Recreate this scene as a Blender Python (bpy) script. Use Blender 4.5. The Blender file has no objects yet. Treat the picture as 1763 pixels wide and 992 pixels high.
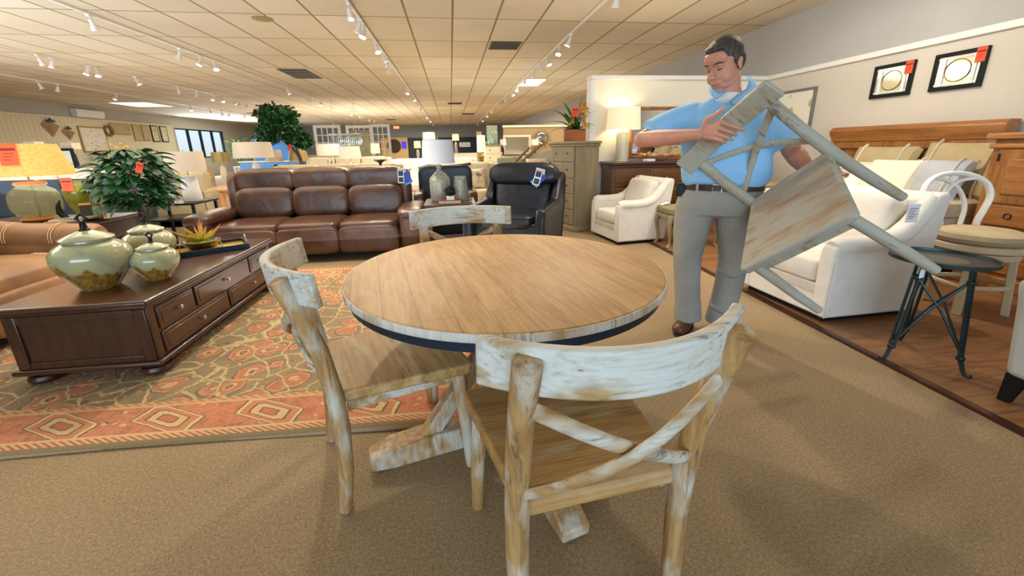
import bpy, bmesh, math, random
from mathutils import Vector, Matrix, Euler
random.seed(7)
sc = bpy.context.scene
COL = sc.collection
R = math.radians
# ---------------------------------------------------------------- camera
FPX, PIT, ROL, YAW, CX, CY, HC = 688.2, R(15.38), R(-1.02), R(7.51), 873.1, 443.0, 1.218
CEIL = 2.938
fw = Vector((math.sin(YAW)*math.cos(PIT), math.cos(YAW)*math.cos(PIT), -math.sin(PIT)))
r0 = Vector((math.cos(YAW), -math.sin(YAW), 0)); u0 = r0.cross(fw)
rt = math.cos(ROL)*r0 + math.sin(ROL)*u0
up = -math.sin(ROL)*r0 + math.cos(ROL)*u0
cam = bpy.data.objects.new('camera', bpy.data.cameras.new('camera'))
cam.data.sensor_width = 36; cam.data.lens = FPX/1763*36
cam.data.shift_x = (881.5-CX)/1763; cam.data.shift_y = (CY-496)/1763
cam.data.clip_start = .02; cam.data.clip_end = 200
cam.matrix_world = Matrix.Translation((0, 0, HC)) @ Matrix((rt, up, -fw)).transposed().to_4x4()
COL.objects.link(cam); sc.camera = cam
sc.view_settings.view_transform = 'Standard'; sc.view_settings.look = 'None'
sc.view_settings.exposure = 0.56; sc.view_settings.gamma = 1
try: sc.view_settings.use_curve_mapping = False
except Exception: pass
def ray(px, py): return fw + rt*((px-CX)/FPX) - up*((py-CY)/FPX)
def atz(px, py, z): d = ray(px, py); return Vector((0, 0, HC)) + d*((z-HC)/d.z)
def aty(px, py, y): d = ray(px, py); return Vector((0, 0, HC)) + d*(y/d.y)
def atx(px, py, x): d = ray(px, py); return Vector((0, 0, HC)) + d*(x/d.x)

def srgb(c):
    if isinstance(c, str): c = [int(c[i:i+2], 16)/255 for i in (0, 2, 4)]
    return tuple((x/12.92 if x <= .04045 else ((x+.055)/1.055)**2.4) for x in c)
# ---------------------------------------------------------------- world and big lights
wd = bpy.data.worlds.new('world'); sc.world = wd; wd.use_nodes = True
wn = wd.node_tree; bg = wn.nodes['Background']
sky = wn.nodes.new('ShaderNodeTexSky'); sky.sky_type = 'HOSEK_WILKIE'; sky.turbidity = 3
sky.sun_direction = (-.6, .3, .74)
wn.links.new(sky.outputs[0], bg.inputs[0]); bg.inputs[1].default_value = 3.0
def area(name, loc, to, sx, sy, w, col):
    l = bpy.data.lights.new(name, 'AREA'); l.shape = 'RECTANGLE'; l.size = sx; l.size_y = sy; l.energy = w; l.color = col
    o = bpy.data.objects.new(name, l); COL.objects.link(o); o.location = loc
    o.rotation_euler = (Vector(to)-Vector(loc)).to_track_quat('-Z', 'Y').to_euler(); return o
area('front_window_daylight', (-1.0, -5.6, 1.7), (.5, 3, 1.0), 8, 2.0, 300, (.60, .80, 1))
area('side_window_daylight', (-12.7, 24.4, 1.7), (0, 22, 1.2), 4, 1.6, 330, (.75, .88, 1))
for x, y, w in ((-2.8, 4.6, 55), (-6.5, 4.5, 75), (-7, 11, 130), (-1, 9, 130), (-6, 20, 250), (1.5, 19, 220), (-2, 28, 250), (2.9, 12, 60)):
    area('added_ceiling_fill', (x, y, CEIL-.25), (x, y, 0), 2.6, 3.0, w, (1, .89, .73))  # unseen fill panels added, standing in for the wash of the track heads
area('added_display_fill', (3.3, 3.9, CEIL-.25), (3.9, 4.4, .8), 1.6, 2.2, 26, (1, .93, .84))  # extra unseen fill panel brightening the bed corner
for x, y, w in ((-1.5, 5.5, 40), (-6.5, 8, 60), (1.5, 12, 70), (-4, 20, 130), (2.2, 3.2, 13)):
    area('added_bounce_fill', (x, y, .25 if y > 5 else 2.0), (x, y, 4), 4, 5, w, (1, .93, .82))  # unseen upward panels added to imitate bounced light on the ceiling
area('added_left_fill', (-7, 3.5, 1.3), (-6.8, 4, 4), 7, 6, 230, (.75, .86, 1))  # unseen bluish panel added to cool and lift the left ceiling
def spot(name, loc, to, w, ang=110, rad=.05, col=(1, .90, .74)):
    l = bpy.data.lights.new(name, 'SPOT'); l.energy = w; l.color = col; l.spot_size = R(ang); l.spot_blend = .5; l.shadow_soft_size = rad
    o = bpy.data.objects.new(name, l); COL.objects.link(o); o.location = loc
    o.rotation_euler = (Vector(to)-Vector(loc)).to_track_quat('-Z', 'Y').to_euler(); return o
spot('track_spot_light', (-1.08, 4.3, 2.76), (-.9, 2.9, 0), 120); spot('track_spot_light', (1.35, 4.1, 2.76), (1.3, 3.0, 0), 105)
spot('track_spot_light', (-1.08, 5.6, 2.76), (-1.6, 5.0, .5), 90); spot('track_spot_light', (3.0, 3.3, 2.80), (4.3, 3.8, .8), 42, 120); spot('track_spot_light', (3.0, 3.0, 2.80), (2.7, 2.5, 0), 42, 120)
# ---------------------------------------------------------------- mesh helper
class MB:
    def __init__(s): s.v = []; s.f = []
    def add(s, vs, fs, M=None):
        o = len(s.v)
        for v in vs:
            v = Vector(v); s.v.append(M @ v if M is not None else v)
        for f in fs: s.f.append([i+o for i in f])
        return s
    def box(s, x0, x1, y0, y1, z0, z1, M=None):
        return s.add([(x0,y0,z0),(x1,y0,z0),(x1,y1,z0),(x0,y1,z0),(x0,y0,z1),(x1,y0,z1),(x1,y1,z1),(x0,y1,z1)],
              [(3,2,1,0),(4,5,6,7),(0,1,5,4),(1,2,6,5),(2,3,7,6),(3,0,4,7)], M)
    def hexa(s, a, b):   # a, b: two quads of 4 points
        return s.add(list(a)+list(b), [(3,2,1,0),(4,5,6,7),(0,1,5,4),(1,2,6,5),(2,3,7,6),(3,0,4,7)])
    def tube(s, pts, rad, n=10, M=None, flat=1.0, ref=None):
        pts = [Vector(p) for p in pts]
        if not hasattr(rad, '__len__'): rad = [rad]*len(pts)
        vs = []; fs = []; a = None
        for i, p in enumerate(pts):
            t = (pts[min(i+1, len(pts)-1)]-pts[max(i-1, 0)]).normalized()
            if a is None:
                a = Vector(ref) if ref else (Vector((0,0,1)) if abs(t.z) < .9 else Vector((1,0,0)))
            a = (a - t*a.dot(t)).normalized(); b = t.cross(a)
            for k in range(n):
                th = 2*math.pi*k/n
                vs.append(p + a*(math.cos(th)*rad[i]) + b*(math.sin(th)*rad[i]*flat))
        m = len(pts)
        for i in range(m-1):
            for k in range(n):
                fs.append((i*n+k, i*n+(k+1) % n, (i+1)*n+(k+1) % n, (i+1)*n+k))
        fs.append(tuple(range(n))[::-1]); fs.append(tuple(range((m-1)*n, m*n)))
        return s.add(vs, fs, M)
    def lathe(s, prof, n=24, M=None, sx=1, sy=1):
        vs = []; fs = []
        for r_, z in prof:
            for k in range(n):
                th = 2*math.pi*k/n; vs.append((r_*math.cos(th)*sx, r_*math.sin(th)*sy, z))
        for i in range(len(prof)-1):
            for k in range(n):
                fs.append((i*n+k, i*n+(k+1) % n, (i+1)*n+(k+1) % n, (i+1)*n+k))
        if prof[0][0] > 1e-6: fs.append(tuple(range(n))[::-1])
        if prof[-1][0] > 1e-6: fs.append(tuple(range((len(prof)-1)*n, len(prof)*n)))
        return s.add(vs, fs, M)
    def se(s, c, size, e1=.35, e2=.35, nu=28, nv=16, M=None):
        # rounded block (superellipsoid) centred at c, size = full extents
        vs = []; fs = []
        def sp(x, e): return math.copysign(abs(x)**e, x)
        for j in range(nv+1):
            ph = -math.pi/2 + math.pi*j/nv
            for i in range(nu):
                th = 2*math.pi*i/nu
                vs.append((c[0]+size[0]/2*sp(math.cos(ph), e1)*sp(math.cos(th), e2),
                           c[1]+size[1]/2*sp(math.cos(ph), e1)*sp(math.sin(th), e2),
                           c[2]+size[2]/2*sp(math.sin(ph), e1)))
        for j in range(nv):
            for i in range(nu):
                fs.append((j*nu+i, j*nu+(i+1) % nu, (j+1)*nu+(i+1) % nu, (j+1)*nu+i))
        return s.add(vs, fs, M)
    def prism(s, poly, a, b, axis='z', M=None):
        def P(p, h):
            return (p[0], p[1], h) if axis == 'z' else ((h, p[0], p[1]) if axis == 'x' else (p[0], h, p[1]))
        n = len(poly); vs = [P(p, a) for p in poly]+[P(p, b) for p in poly]
        fs = [tuple(range(n))[::-1], tuple(range(n, 2*n))]+[(i, (i+1) % n, (i+1) % n+n, i+n) for i in range(n)]
        return s.add(vs, fs, M)
    def sweep(s, path, sec, M=None, closed=False):
        # path: list of (point, xaxis, yaxis); sec: 2-D polygon
        vs = []; fs = []; n = len(sec); m = len(path)
        for p, ax, ay in path:
            for q in sec: vs.append(Vector(p)+Vector(ax)*q[0]+Vector(ay)*q[1])
        for i in range(m-1+(1 if closed else 0)):
            for k in range(n):
                j = (i+1) % m
                fs.append((i*n+k, i*n+(k+1) % n, j*n+(k+1) % n, j*n+k))
        if not closed: fs += [tuple(range(n))[::-1], tuple(range((m-1)*n, m*n))]
        return s.add(vs, fs, M)
    def leaf(s, base, direction, length, width, droop=.3, nseg=4, fold=.15, twist=0):
        d = Vector(direction).normalized(); side = d.cross(Vector((0,0,1)))
        if side.length < .05: side = Vector((1,0,0))
        side.normalize(); side = Matrix.Rotation(twist, 3, d) @ side
        p = Vector(base); vs = []; fs = []
        for i in range(nseg+1):
            t = i/nseg; w = width*.5*(math.sin(math.pi*min(1, t*.92+.06))**.8)
            nrm = side.cross(d).normalized()
            vs += [p-side*w+nrm*w*fold, p, p+side*w+nrm*w*fold]
            p = p + d*(length/nseg); d = (d + Vector((0,0,-droop/nseg))).normalized()
        for i in range(nseg):
            a = i*3; fs += [(a, a+1, a+4, a+3), (a+1, a+2, a+5, a+4)]
        return s.add(vs, fs)
    def build(s, name, mat, parent=None, bevel=0, seg=2, sub=0, smooth=35, solid=0):
        me = bpy.data.meshes.new(name); me.from_pydata([tuple(v) for v in s.v], [], s.f)
        bm = bmesh.new(); bm.from_mesh(me)
        bmesh.ops.recalc_face_normals(bm, faces=bm.faces) if not solid else None
        bm.to_mesh(me); bm.free()
        if smooth:
            me.polygons.foreach_set('use_smooth', [True]*len(me.polygons)); me.set_sharp_from_angle(angle=R(smooth))
        if mat is not None: me.materials.append(mat)
        o = bpy.data.objects.new(name, me); COL.objects.link(o)
        if parent is not None: o.parent = parent
        if bevel:
            m = o.modifiers.new('bevel', 'BEVEL'); m.width = bevel; m.segments = seg; m.limit_method = 'ANGLE'; m.angle_limit = R(40); m.harden_normals = False
        if solid:
            m = o.modifiers.new('thickness', 'SOLIDIFY'); m.thickness = solid
        if sub:
            m = o.modifiers.new('smooth', 'SUBSURF'); m.levels = sub; m.render_levels = sub
        return o
def tag(o, label=None, cat=None, group=None, kind=None):
    if label: o['label'] = label
    if cat: o['category'] = cat
    if group: o['group'] = group
    if kind: o['kind'] = kind
    return o
def thing(name, label, cat, loc=(0,0,0), rz=0, group=None, rot=None, scale=1):
    o = bpy.data.objects.new(name, None); COL.objects.link(o); o.location = loc; o.empty_display_size = .1
    o.rotation_euler = rot if rot else (0, 0, R(rz)); o.scale = (scale,)*3
    return tag(o, label, cat, group)
def copy_tree(o, parent=None):
    c = o.copy(); COL.objects.link(c)
    if parent is not None: c.parent = parent
    for ch in [x for x in o.children]: copy_tree(ch, c)
    return c
def curve_pts(pts, k=4):
    P = [Vector(p) for p in pts]; out = []
    for i in range(len(P)-1):
        a, b, c, d = P[max(0, i-1)], P[i], P[i+1], P[min(len(P)-1, i+2)]
        for j in range(k):
            t = j/k; out.append(.5*((2*b)+(c-a)*t+(2*a-5*b+4*c-d)*t*t+(3*b-a-3*c+d)*t**3))
    return out+[P[-1]]
def TR(x=0, y=0, z=0, rx=0, ry=0, rz=0, s=1):
    return Matrix.Translation((x, y, z)) @ Euler((R(rx), R(ry), R(rz))).to_matrix().to_4x4() @ Matrix.Scale(s, 4)
# ---------------------------------------------------------------- materials
def newmat(name):
    m = bpy.data.materials.new(name); m.use_nodes = True; nt = m.node_tree
    return m, nt, nt.nodes['Principled BSDF']
def N(nt, t, **k):
    n = nt.nodes.new(t)
    for a, b in k.items():
        if a.startswith('i_'):
            key = a[2:]; key = int(key) if key.isdigit() else key
            n.inputs[key].default_value = b
        else: setattr(n, a, b)
    return n
def ramp(nt, fac, stops, interp='LINEAR'):
    n = nt.nodes.new('ShaderNodeValToRGB'); e = n.color_ramp; e.interpolation = interp
    while len(e.elements) < len(stops): e.elements.new(.5)
    for k, (p, c) in enumerate(stops):
        e.elements[k].position = p; c = srgb(c) if isinstance(c, str) else c; e.elements[k].color = (*c[:3], 1)
    nt.links.new(fac, n.inputs[0]); return n.outputs[0]
def mth(nt, op, a, b=None, c=None):
    n = nt.nodes.new('ShaderNodeMath'); n.operation = op
    for i, v in enumerate((a, b, c)):
        if v is None: continue
        if isinstance(v, (int, float)): n.inputs[i].default_value = v
        else: nt.links.new(v, n.inputs[i])
    return n.outputs[0]
def mixc(nt, f, a, b, mode='MIX'):
    n = nt.nodes.new('ShaderNodeMix'); n.data_type = 'RGBA'; n.blend_type = mode
    for s_, v in ((n.inputs['Factor'], f), (n.inputs[6], a), (n.inputs[7], b)):
        if isinstance(v, (int, float)): s_.default_value = v
        elif isinstance(v, str): s_.default_value = (*srgb(v), 1)
        elif isinstance(v, tuple): s_.default_value = (*v[:3], 1)
        else: nt.links.new(v, s_)
    return n.outputs[2]
def coords(nt, scale=(1,1,1), kind='Object', rot=(0,0,0)):
    tc = nt.nodes.new('ShaderNodeTexCoord'); src = tc.outputs[kind]
    if any(rot):
        m0 = nt.nodes.new('ShaderNodeMapping'); m0.inputs['Rotation'].default_value = rot; nt.links.new(src, m0.inputs[0]); src = m0.outputs[0]
    mp = nt.nodes.new('ShaderNodeMapping'); mp.inputs['Scale'].default_value = scale
    nt.links.new(src, mp.inputs[0]); return mp.outputs[0]
def noise(nt, vec, scale=5, detail=4, rough=.6, dist=0):
    n = nt.nodes.new('ShaderNodeTexNoise'); n.inputs['Scale'].default_value = scale; n.inputs['Detail'].default_value = detail
    n.inputs['Roughness'].default_value = rough; n.inputs['Distortion'].default_value = dist
    if vec is not None: nt.links.new(vec, n.inputs['Vector'])
    return n.outputs[0]
def bump(nt, bs, h, strength=.2, dist=.01):
    b = nt.nodes.new('ShaderNodeBump'); b.inputs['Strength'].default_value = strength; b.inputs['Distance'].default_value = dist
    nt.links.new(h, b.inputs['Height']); nt.links.new(b.outputs[0], bs.inputs['Normal'])
def plain(name, c, rough=.5, metal=0, var=.08, nscale=8, bmp=0, bscale=60, coat=0, sheen=0, spec=None, em=None, es=0, trans=0, alpha=None):
    m, nt, b = newmat(name)
    c = srgb(c) if isinstance(c, str) else c
    v = coords(nt)
    if var:
        n_ = noise(nt, v, nscale, 3)
        dk = tuple(x*(1-var*1.6) for x in c); lt = tuple(min(1, x*(1+var)) for x in c)
        nt.links.new(ramp(nt, n_, [(.3, dk), (.7, lt)]), b.inputs['Base Color'])
    else: b.inputs['Base Color'].default_value = (*c, 1)
    b.inputs['Roughness'].default_value = rough; b.inputs['Metallic'].default_value = metal
    if coat: b.inputs['Coat Weight'].default_value = coat
    if sheen: b.inputs['Sheen Weight'].default_value = sheen
    if spec is not None: b.inputs['Specular IOR Level'].default_value = spec
    if bmp: bump(nt, b, noise(nt, v, bscale, 4), bmp, .004)
    if em: b.inputs['Emission Color'].default_value = (*(srgb(em) if isinstance(em, str) else em), 1); b.inputs['Emission Strength'].default_value = es
    if trans: b.inputs['Transmission Weight'].default_value = trans
    return m
def wood(name, dark, mid, light, axis=0, scale=6, rough=.45, bmp=.15, coat=0, stretch=10):
    m, nt, b = newmat(name)
    s_ = [stretch]*3; s_[axis] = 1
    v = coords(nt, tuple(s_)); n1 = noise(nt, v, scale*.35, 6, .65, .6); n2 = noise(nt, v, scale*2.5, 4, .7)
    f = mth(nt, 'ADD', mth(nt, 'MULTIPLY', n1, .7), mth(nt, 'MULTIPLY', n2, .3))
    nt.links.new(ramp(nt, f, [(.34, dark), (.5, mid), (.66, light)]), b.inputs['Base Color'])
    b.inputs['Roughness'].default_value = rough
    if coat: b.inputs['Coat Weight'].default_value = coat; b.inputs['Coat Roughness'].default_value = .2
    bump(nt, b, n2, bmp, .003); return m
def weathered(name, base, tan, wash, dark, axis=0, amt=.5):
    m, nt, b = newmat(name)
    s_ = [15]*3; s_[axis] = .9
    v = coords(nt, tuple(s_)); s2 = [2.2]*3; s2[axis] = .8; v2 = coords(nt, tuple(s2))
    grain = noise(nt, v, 2.6, 6, .65, .3); fine = noise(nt, v, 7, 4, .6); patch = noise(nt, v2, 5, 3, .6)
    c1 = ramp(nt, grain, [(.35, tan), (.6, base)])
    f = mth(nt, 'MULTIPLY', ramp(nt, patch, [(.27+.36*amt, (1,1,1)), (.43+.36*amt, (0,0,0))]), 1)
    f = mth(nt, 'MULTIPLY', f, ramp(nt, fine, [(.30, (.5,)*3), (.55, (1,1,1))]))
    c2 = mixc(nt, f, c1, wash)
    dk = ramp(nt, mth(nt, 'MULTIPLY', fine, noise(nt, v2, 4, 2)), [(.12, (1,1,1)), (.18, (0,0,0))])
    c3 = mixc(nt, mth(nt, 'MULTIPLY', dk, .75), c2, dark)
    nt.links.new(c3, b.inputs['Base Color']); b.inputs['Roughness'].default_value = .62
    bump(nt, b, fine, .35, .004); return m
def leather(name, dark, light, rough=.38, scale=3.5):
    m, nt, b = newmat(name); v = coords(nt)
    nt.links.new(ramp(nt, noise(nt, v, scale, 4, .6), [(.3, dark), (.7, light)]), b.inputs['Base Color'])
    b.inputs['Roughness'].default_value = rough
    h = mth(nt, 'ADD', mth(nt, 'MULTIPLY', noise(nt, v, 4.5, 2, .4, .6), 3.0), mth(nt, 'MULTIPLY', noise(nt, v, 160, 2), .25))
    bump(nt, b, h, .35, .012); return m
def glassy(name, c, rough=.05, ior=1.3):
    m, nt, b = newmat(name); b.inputs['Base Color'].default_value = (*srgb(c), 1); b.inputs['Transmission Weight'].default_value = .92
    b.inputs['Roughness'].default_value = rough; b.inputs['IOR'].default_value = ior; return m
M_ = {}
M_['chair'] = weathered('weathered_back_wood', 'BC9E6C', '94703E', 'CFCFC8', '453F36', 0, .60)
M_['chairleg'] = weathered('weathered_post_wood', 'B6905A', '8E6638', 'C8C2B2', '5A4A36', 2, .30)
M_['chairbrace'] = weathered('weathered_brace_wood', 'B6935E', '946C3C', 'CAC6BA', '5A4E3C', 0, .40)
M_['chairseat'] = weathered('weathered_seat_wood', 'BC9458', '9A7040', 'BFA880', '6A502E', 0, .15)
M_['held'] = weathered('grey_washed_wood', 'A8A08C', '9A8468', 'ACAA9C', '585248', 2, .6)
M_['heldseat'] = weathered('grey_washed_seat_wood', 'A89A84', '9E7C5A', 'ABA89C', '625040', 0, .6)
M_['espresso'] = wood('espresso_wood', '2A150C', '3C2013', '4E2C1A', 0, 5, .32, .05, .35)
M_['espressoy'] = wood('espresso_wood_top', '2E1A10', '452818', '573521', 1, 5, .3, .05, .4)
M_['espressoz'] = wood('espresso_wood_panel', '26140B', '3A2012', '4A2A18', 2, 5, .34, .05, .3)
M_['honey'] = wood('honey_wood', '7A4A1E', '9A6230', 'B47A40', 1, 4, .35, .06, .3)
M_['honeyz'] = wood('honey_wood_panel', '704218', '94602E', 'A8713A', 2, 4, .35, .06, .3)
M_['taupewood'] = wood('taupe_painted_wood', '82735C', '938468', 'A39478', 2, 5, .5, .08)
M_['brownleather'] = leather('brown_leather', '382216', '5E3E2B', .29)
M_['tanleather'] = leather('tan_leather', '7E5530', '9E7044', .5)
M_['navyleather'] = leather('navy_black_leather', '10131B', '1C212C', .34)
M_['darkfabric'] = plain('charcoal_fabric', '2E3742', .9, var=.1, bmp=.2, bscale=200)
M_['linen'] = plain('white_linen', 'E4DDD2', .9, var=.04, bmp=.25, bscale=260, sheen=.2)
M_['linenseam'] = plain('linen_piping', 'D0C8BC', .9, var=.04)
M_['cream'] = plain('cream_upholstery', 'DCCDB2', .9, var=.06, bmp=.2, bscale=200)
M_['beige'] = plain('beige_upholstery', 'BBA987', .9, var=.07, bmp=.25, bscale=180)
M_['greyfab'] = plain('pale_grey_upholstery', 'B9B6B0', .9, var=.05, bmp=.2, bscale=200)
M_['white'] = plain('white_paint', 'E6E4DE', .5, var=.02)
M_['creampaint'] = plain('cream_paint', 'DDD0B0', .5, var=.04)
M_['black'] = plain('black_metal', '1A1F22', .4, .6, var=.05)
M_['iron'] = plain('grey_blue_iron', '39464A', .42, .75, var=.12)
M_['irontop'] = plain('grey_iron_top', '6A6A5E', .4, .6, var=.12)
M_['navyband'] = plain('dark_steel_band', '1B2C3C', .4, .3, var=.04)
M_['pewter'] = plain('pewter', 'B8B4AC', .28, .9, var=.02)
M_['brass'] = plain('antique_brass', '8A7040', .35, .85, var=.06)
M_['bronze'] = plain('dark_bronze', '3C2E22', .4, .7, var=.06)
M_['orange'] = plain('orange_sale_tag_paper', 'F2562E', .8, var=.02)
M_['tagdark'] = plain('dark_print', '7A1E10', .8, var=0)
M_['paper'] = plain('white_card', 'ECECF0', .7, var=.02)
M_['print'] = plain('grey_print', '8C8EA0', .8, var=0)
M_['redprint'] = plain('pink_print', 'C88A90', .8, var=0)
M_['blue'] = plain('blue_brochure', '2A46B4', .5, var=.12, nscale=30)
M_['ltblue'] = plain('light_blue_print', '5C9CE6', .5, var=.02)
M_['leaf'] = plain('dark_green_leaf', '1D4C20', .42, var=.45, nscale=9)
M_['leaf2'] = plain('glossy_green_leaf', '2E6A28', .4, var=.4, nscale=7)
M_['bark'] = plain('bark', '4A3A28', .8, var=.2, bmp=.4)
M_['terra'] = plain('terracotta', 'B4643A', .7, var=.12, nscale=6)
M_['yellow'] = plain('yellow_blossom', 'D8A428', .6, var=.15)
M_['pink'] = plain('peach_blossom', 'D89A70', .6, var=.15)
M_['vent'] = plain('vent_metal', '5A5548', .6, var=.05)
M_['ventdark'] = plain('dark_vent_metal', '2C3A3E', .6, var=.05)  # one dark tone for vent faces, slats and tag swatches
M_['shade'] = plain('pale_lamp_shade', 'E2D8C6', .85, var=.02, bmp=.1, bscale=300, em='F0DCB8', es=.10)
M_['shadewhite'] = plain('white_lamp_shade', 'DDE2EA', .85, var=.01, bmp=.05, bscale=300)
M_['shadelin'] = plain('taupe_lamp_shade', 'C4B4A0', .85, var=.02, bmp=.1, bscale=300)
M_['shadebrass'] = plain('gold_lamp_shade', '9C8650', .4, .5, var=.05)
M_['shadelit'] = plain('lit_lamp_shade', 'EADCB4', .85, var=.01, em='FFE2A0', es=.6)
M_['rattan'] = wood('woven_amber_shade', 'D8903C', 'E8A552', 'F2BC72', 0, 12, .7, .3, 0, 14)
M_['mirror'] = plain('mirror_glass', 'D8DAD6', .03, 1, var=0)
M_['skin'] = plain('skin', 'C98E76', .5, var=.07, nscale=14, bmp=.06, bscale=90)
M_['skin'].node_tree.nodes['Principled BSDF'].inputs['Subsurface Weight'].default_value = .08
M_['shirt'] = plain('light_blue_polo_cotton', '8FC3EC', .85, var=.04, nscale=5, bmp=.25, bscale=14)
M_['pants'] = plain('khaki_trouser_cotton', '95928A', .85, var=.08, nscale=5, bmp=.35, bscale=12)
M_['belt'] = plain('brown_belt_leather', '3E2418', .45, var=.1)
M_['shoe'] = plain('brown_shoe_leather', '5A3420', .4, var=.12)
M_['sole'] = plain('dark_sole', '241A14', .7, var=.05)
M_['hair'] = wood('dark_greying_hair', '2A211A', '3A3028', '6A655C', 2, 30, .55, .5, 0, 6)
M_['bulb'] = plain('lit_bulb', 'FFFFFF', .5, var=0, em=(1, .93, .80), es=9)
M_['panel'] = plain('lit_ceiling_panel', 'FFFFFF', .5, var=0, em=(.92, .96, 1), es=3.2)

# ---------------------------------------------------------------- room surfaces
def carpet_mat():
    m, nt, b = newmat('beige_berber_carpet'); v = coords(nt, kind='Object')
    a = noise(nt, v, 90, 5, .85); c = noise(nt, v, 260, 2, .8); d = noise(nt, v, 1.6, 2)
    f = mth(nt, 'ADD', mth(nt, 'MULTIPLY', a, .55), mth(nt, 'MULTIPLY', c, .45))
    base = ramp(nt, f, [(.36, '5E4C36'), (.5, '8E7656'), (.64, 'C0A67E')])
    nt.links.new(mixc(nt, .12, base, ramp(nt, d, [(.4, '96825F'), (.6, 'B8A482')])), b.inputs['Base Color'])
    b.inputs['Roughness'].default_value = .95; bump(nt, b, c, .15, .002); return m
def wallmat(name, c, var=.03):
    return plain(name, c, .85, var=var, nscale=1.5, bmp=.05, bscale=90)
def ceiling_mat():
    m, nt, b = newmat('ceiling_tile'); tc = nt.nodes.new('ShaderNodeTexCoord'); sp = nt.nodes.new('ShaderNodeSeparateXYZ')
    nt.links.new(tc.outputs['Object'], sp.inputs[0])
    def line(o, off, per, w):
        f = mth(nt, 'FRACT', mth(nt, 'DIVIDE', mth(nt, 'SUBTRACT', o, off), per))
        e = mth(nt, 'ABSOLUTE', mth(nt, 'SUBTRACT', f, .5)); return mth(nt, 'GREATER_THAN', e, .5-w/per/2)
    lx = line(sp.outputs[0], .119, .6096, .03); ly = line(sp.outputs[1], 6.20, 1.2192, .026)
    ln = mth(nt, 'MAXIMUM', lx, ly)
    # one tint per tile
    cx_ = mth(nt, 'FLOOR', mth(nt, 'DIVIDE', mth(nt, 'SUBTRACT', sp.outputs[0], .119), .6096)); cy_ = mth(nt, 'FLOOR', mth(nt, 'DIVIDE', mth(nt, 'SUBTRACT', sp.outputs[1], 6.2), 1.2192))
    cb = nt.nodes.new('ShaderNodeCombineXYZ'); nt.links.new(cx_, cb.inputs[0]); nt.links.new(cy_, cb.inputs[1])
    wn_ = nt.nodes.new('ShaderNodeTexWhiteNoise'); wn_.noise_dimensions = '2D'; nt.links.new(cb.outputs[0], wn_.inputs['Vector'])
    tile = ramp(nt, wn_.outputs['Value'], [(0, 'CFC2A8'), (.6, 'D6CAB2'), (1, 'DCD1BC')])
    st = ramp(nt, noise(nt, coords(nt), 1.1, 3), [(.35, (1,1,1)), (.5, (0,0,0))])
    tile = mixc(nt, mth(nt, 'MULTIPLY', st, .12), tile, 'B09C78')
    nt.links.new(mixc(nt, ln, tile, '93804F'), b.inputs['Base Color']); b.inputs['Roughness'].default_value = .9
    bump(nt, b, noise(nt, coords(nt), 120, 2), .15, .003); return m
def planks_mat():
    m, nt, b = newmat('walnut_plank_floor'); v = coords(nt, (1,1,1))
    br = N(nt, 'ShaderNodeTexBrick'); nt.links.new(v, br.inputs[0])
    br.inputs['Scale'].default_value = 1; br.inputs['Mortar Size'].default_value = .0025; br.inputs['Brick Width'].default_value = 1.4; br.inputs['Row Height'].default_value = .125
    br.inputs['Color1'].default_value = (*srgb('7E5232'), 1); br.inputs['Color2'].default_value = (*srgb('976A44'), 1); br.inputs['Mortar'].default_value = (*srgb('40230F'), 1)
    g = noise(nt, coords(nt, (1.5, 14, 1)), 3, 6, .65, .5)
    nt.links.new(mixc(nt, .55, br.outputs[0], ramp(nt, g, [(.35, '6C4528'), (.5, '8A5F3C'), (.65, 'A67C54')])), b.inputs['Base Color'])
    b.inputs['Roughness'].default_value = .38; bump(nt, b, g, .12, .003); return m
def bead_mat():
    m, nt, b = newmat('cream_beadboard'); tc = nt.nodes.new('ShaderNodeTexCoord'); sp = nt.nodes.new('ShaderNodeSeparateXYZ')
    nt.links.new(tc.outputs['Object'], sp.inputs[0])
    f = mth(nt, 'FRACT', mth(nt, 'DIVIDE', sp.outputs[1], .16)); e = mth(nt, 'GREATER_THAN', f, .9)
    nt.links.new(mixc(nt, e, 'D9D0AE', 'BDB28C'), b.inputs['Base Color']); b.inputs['Roughness'].default_value = .6; return m
def S(name, mb, mat, **k): return tag(mb.build(name, mat, **k), kind='structure')
XL = -13.2
wall_grey = wallmat('grey_wall_paint', 'B4B0A8'); wall_beige = wallmat('warm_grey_wall_paint', 'CFC6B8'); wall_cream = wallmat('cream_wall_paint', 'E8E2CE')
wall_tan = wallmat('tan_wall_paint', 'A98E66'); wall_slate = wallmat('slate_wall_paint', '7C8282')
S('floor', MB().box(XL-.2, 5.3, -6.2, 33, -.1, 0), carpet_mat(), smooth=0)
xw0, xw1 = 2.27, 2.50
mb = MB().prism([(xw0-.05, -3.0), (4.88, -3.0), (4.88, 6.0), (xw1+.05, 6.0)], 0.0, .012); S('floor_wood', mb, planks_mat(), smooth=0)
S('trim_1', MB().prism([(xw0-.09, -3.0), (xw0-.05, -3.0), (xw1+.05, 6.0), (xw1+.01, 6.0)], 0, .018), M_['espresso'], smooth=0)
S('ceiling', MB().box(XL-.2, 5.3, -6.2, 33, CEIL, CEIL+.1), ceiling_mat(), smooth=0)
def wmat_split():
    return None
S('wall_right', MB().box(4.88, 5.3, -6.2, 33, 0, CEIL), wall_beige, smooth=0)
S('wall_right_2', MB().box(4.868, 4.881, -6.0, 32, 2.20, CEIL), wallmat('grey_upper_wall_paint', 'AEACA8'), smooth=0)
S('trim_2', MB().box(4.845, 4.88, -6.0, 6.05, 2.135, 2.20), M_['white'], bevel=.008)
S('wall_partition', MB().box(2.10, 4.88, 6.05, 6.17, 0, 2.15), wall_cream, smooth=0)
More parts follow.
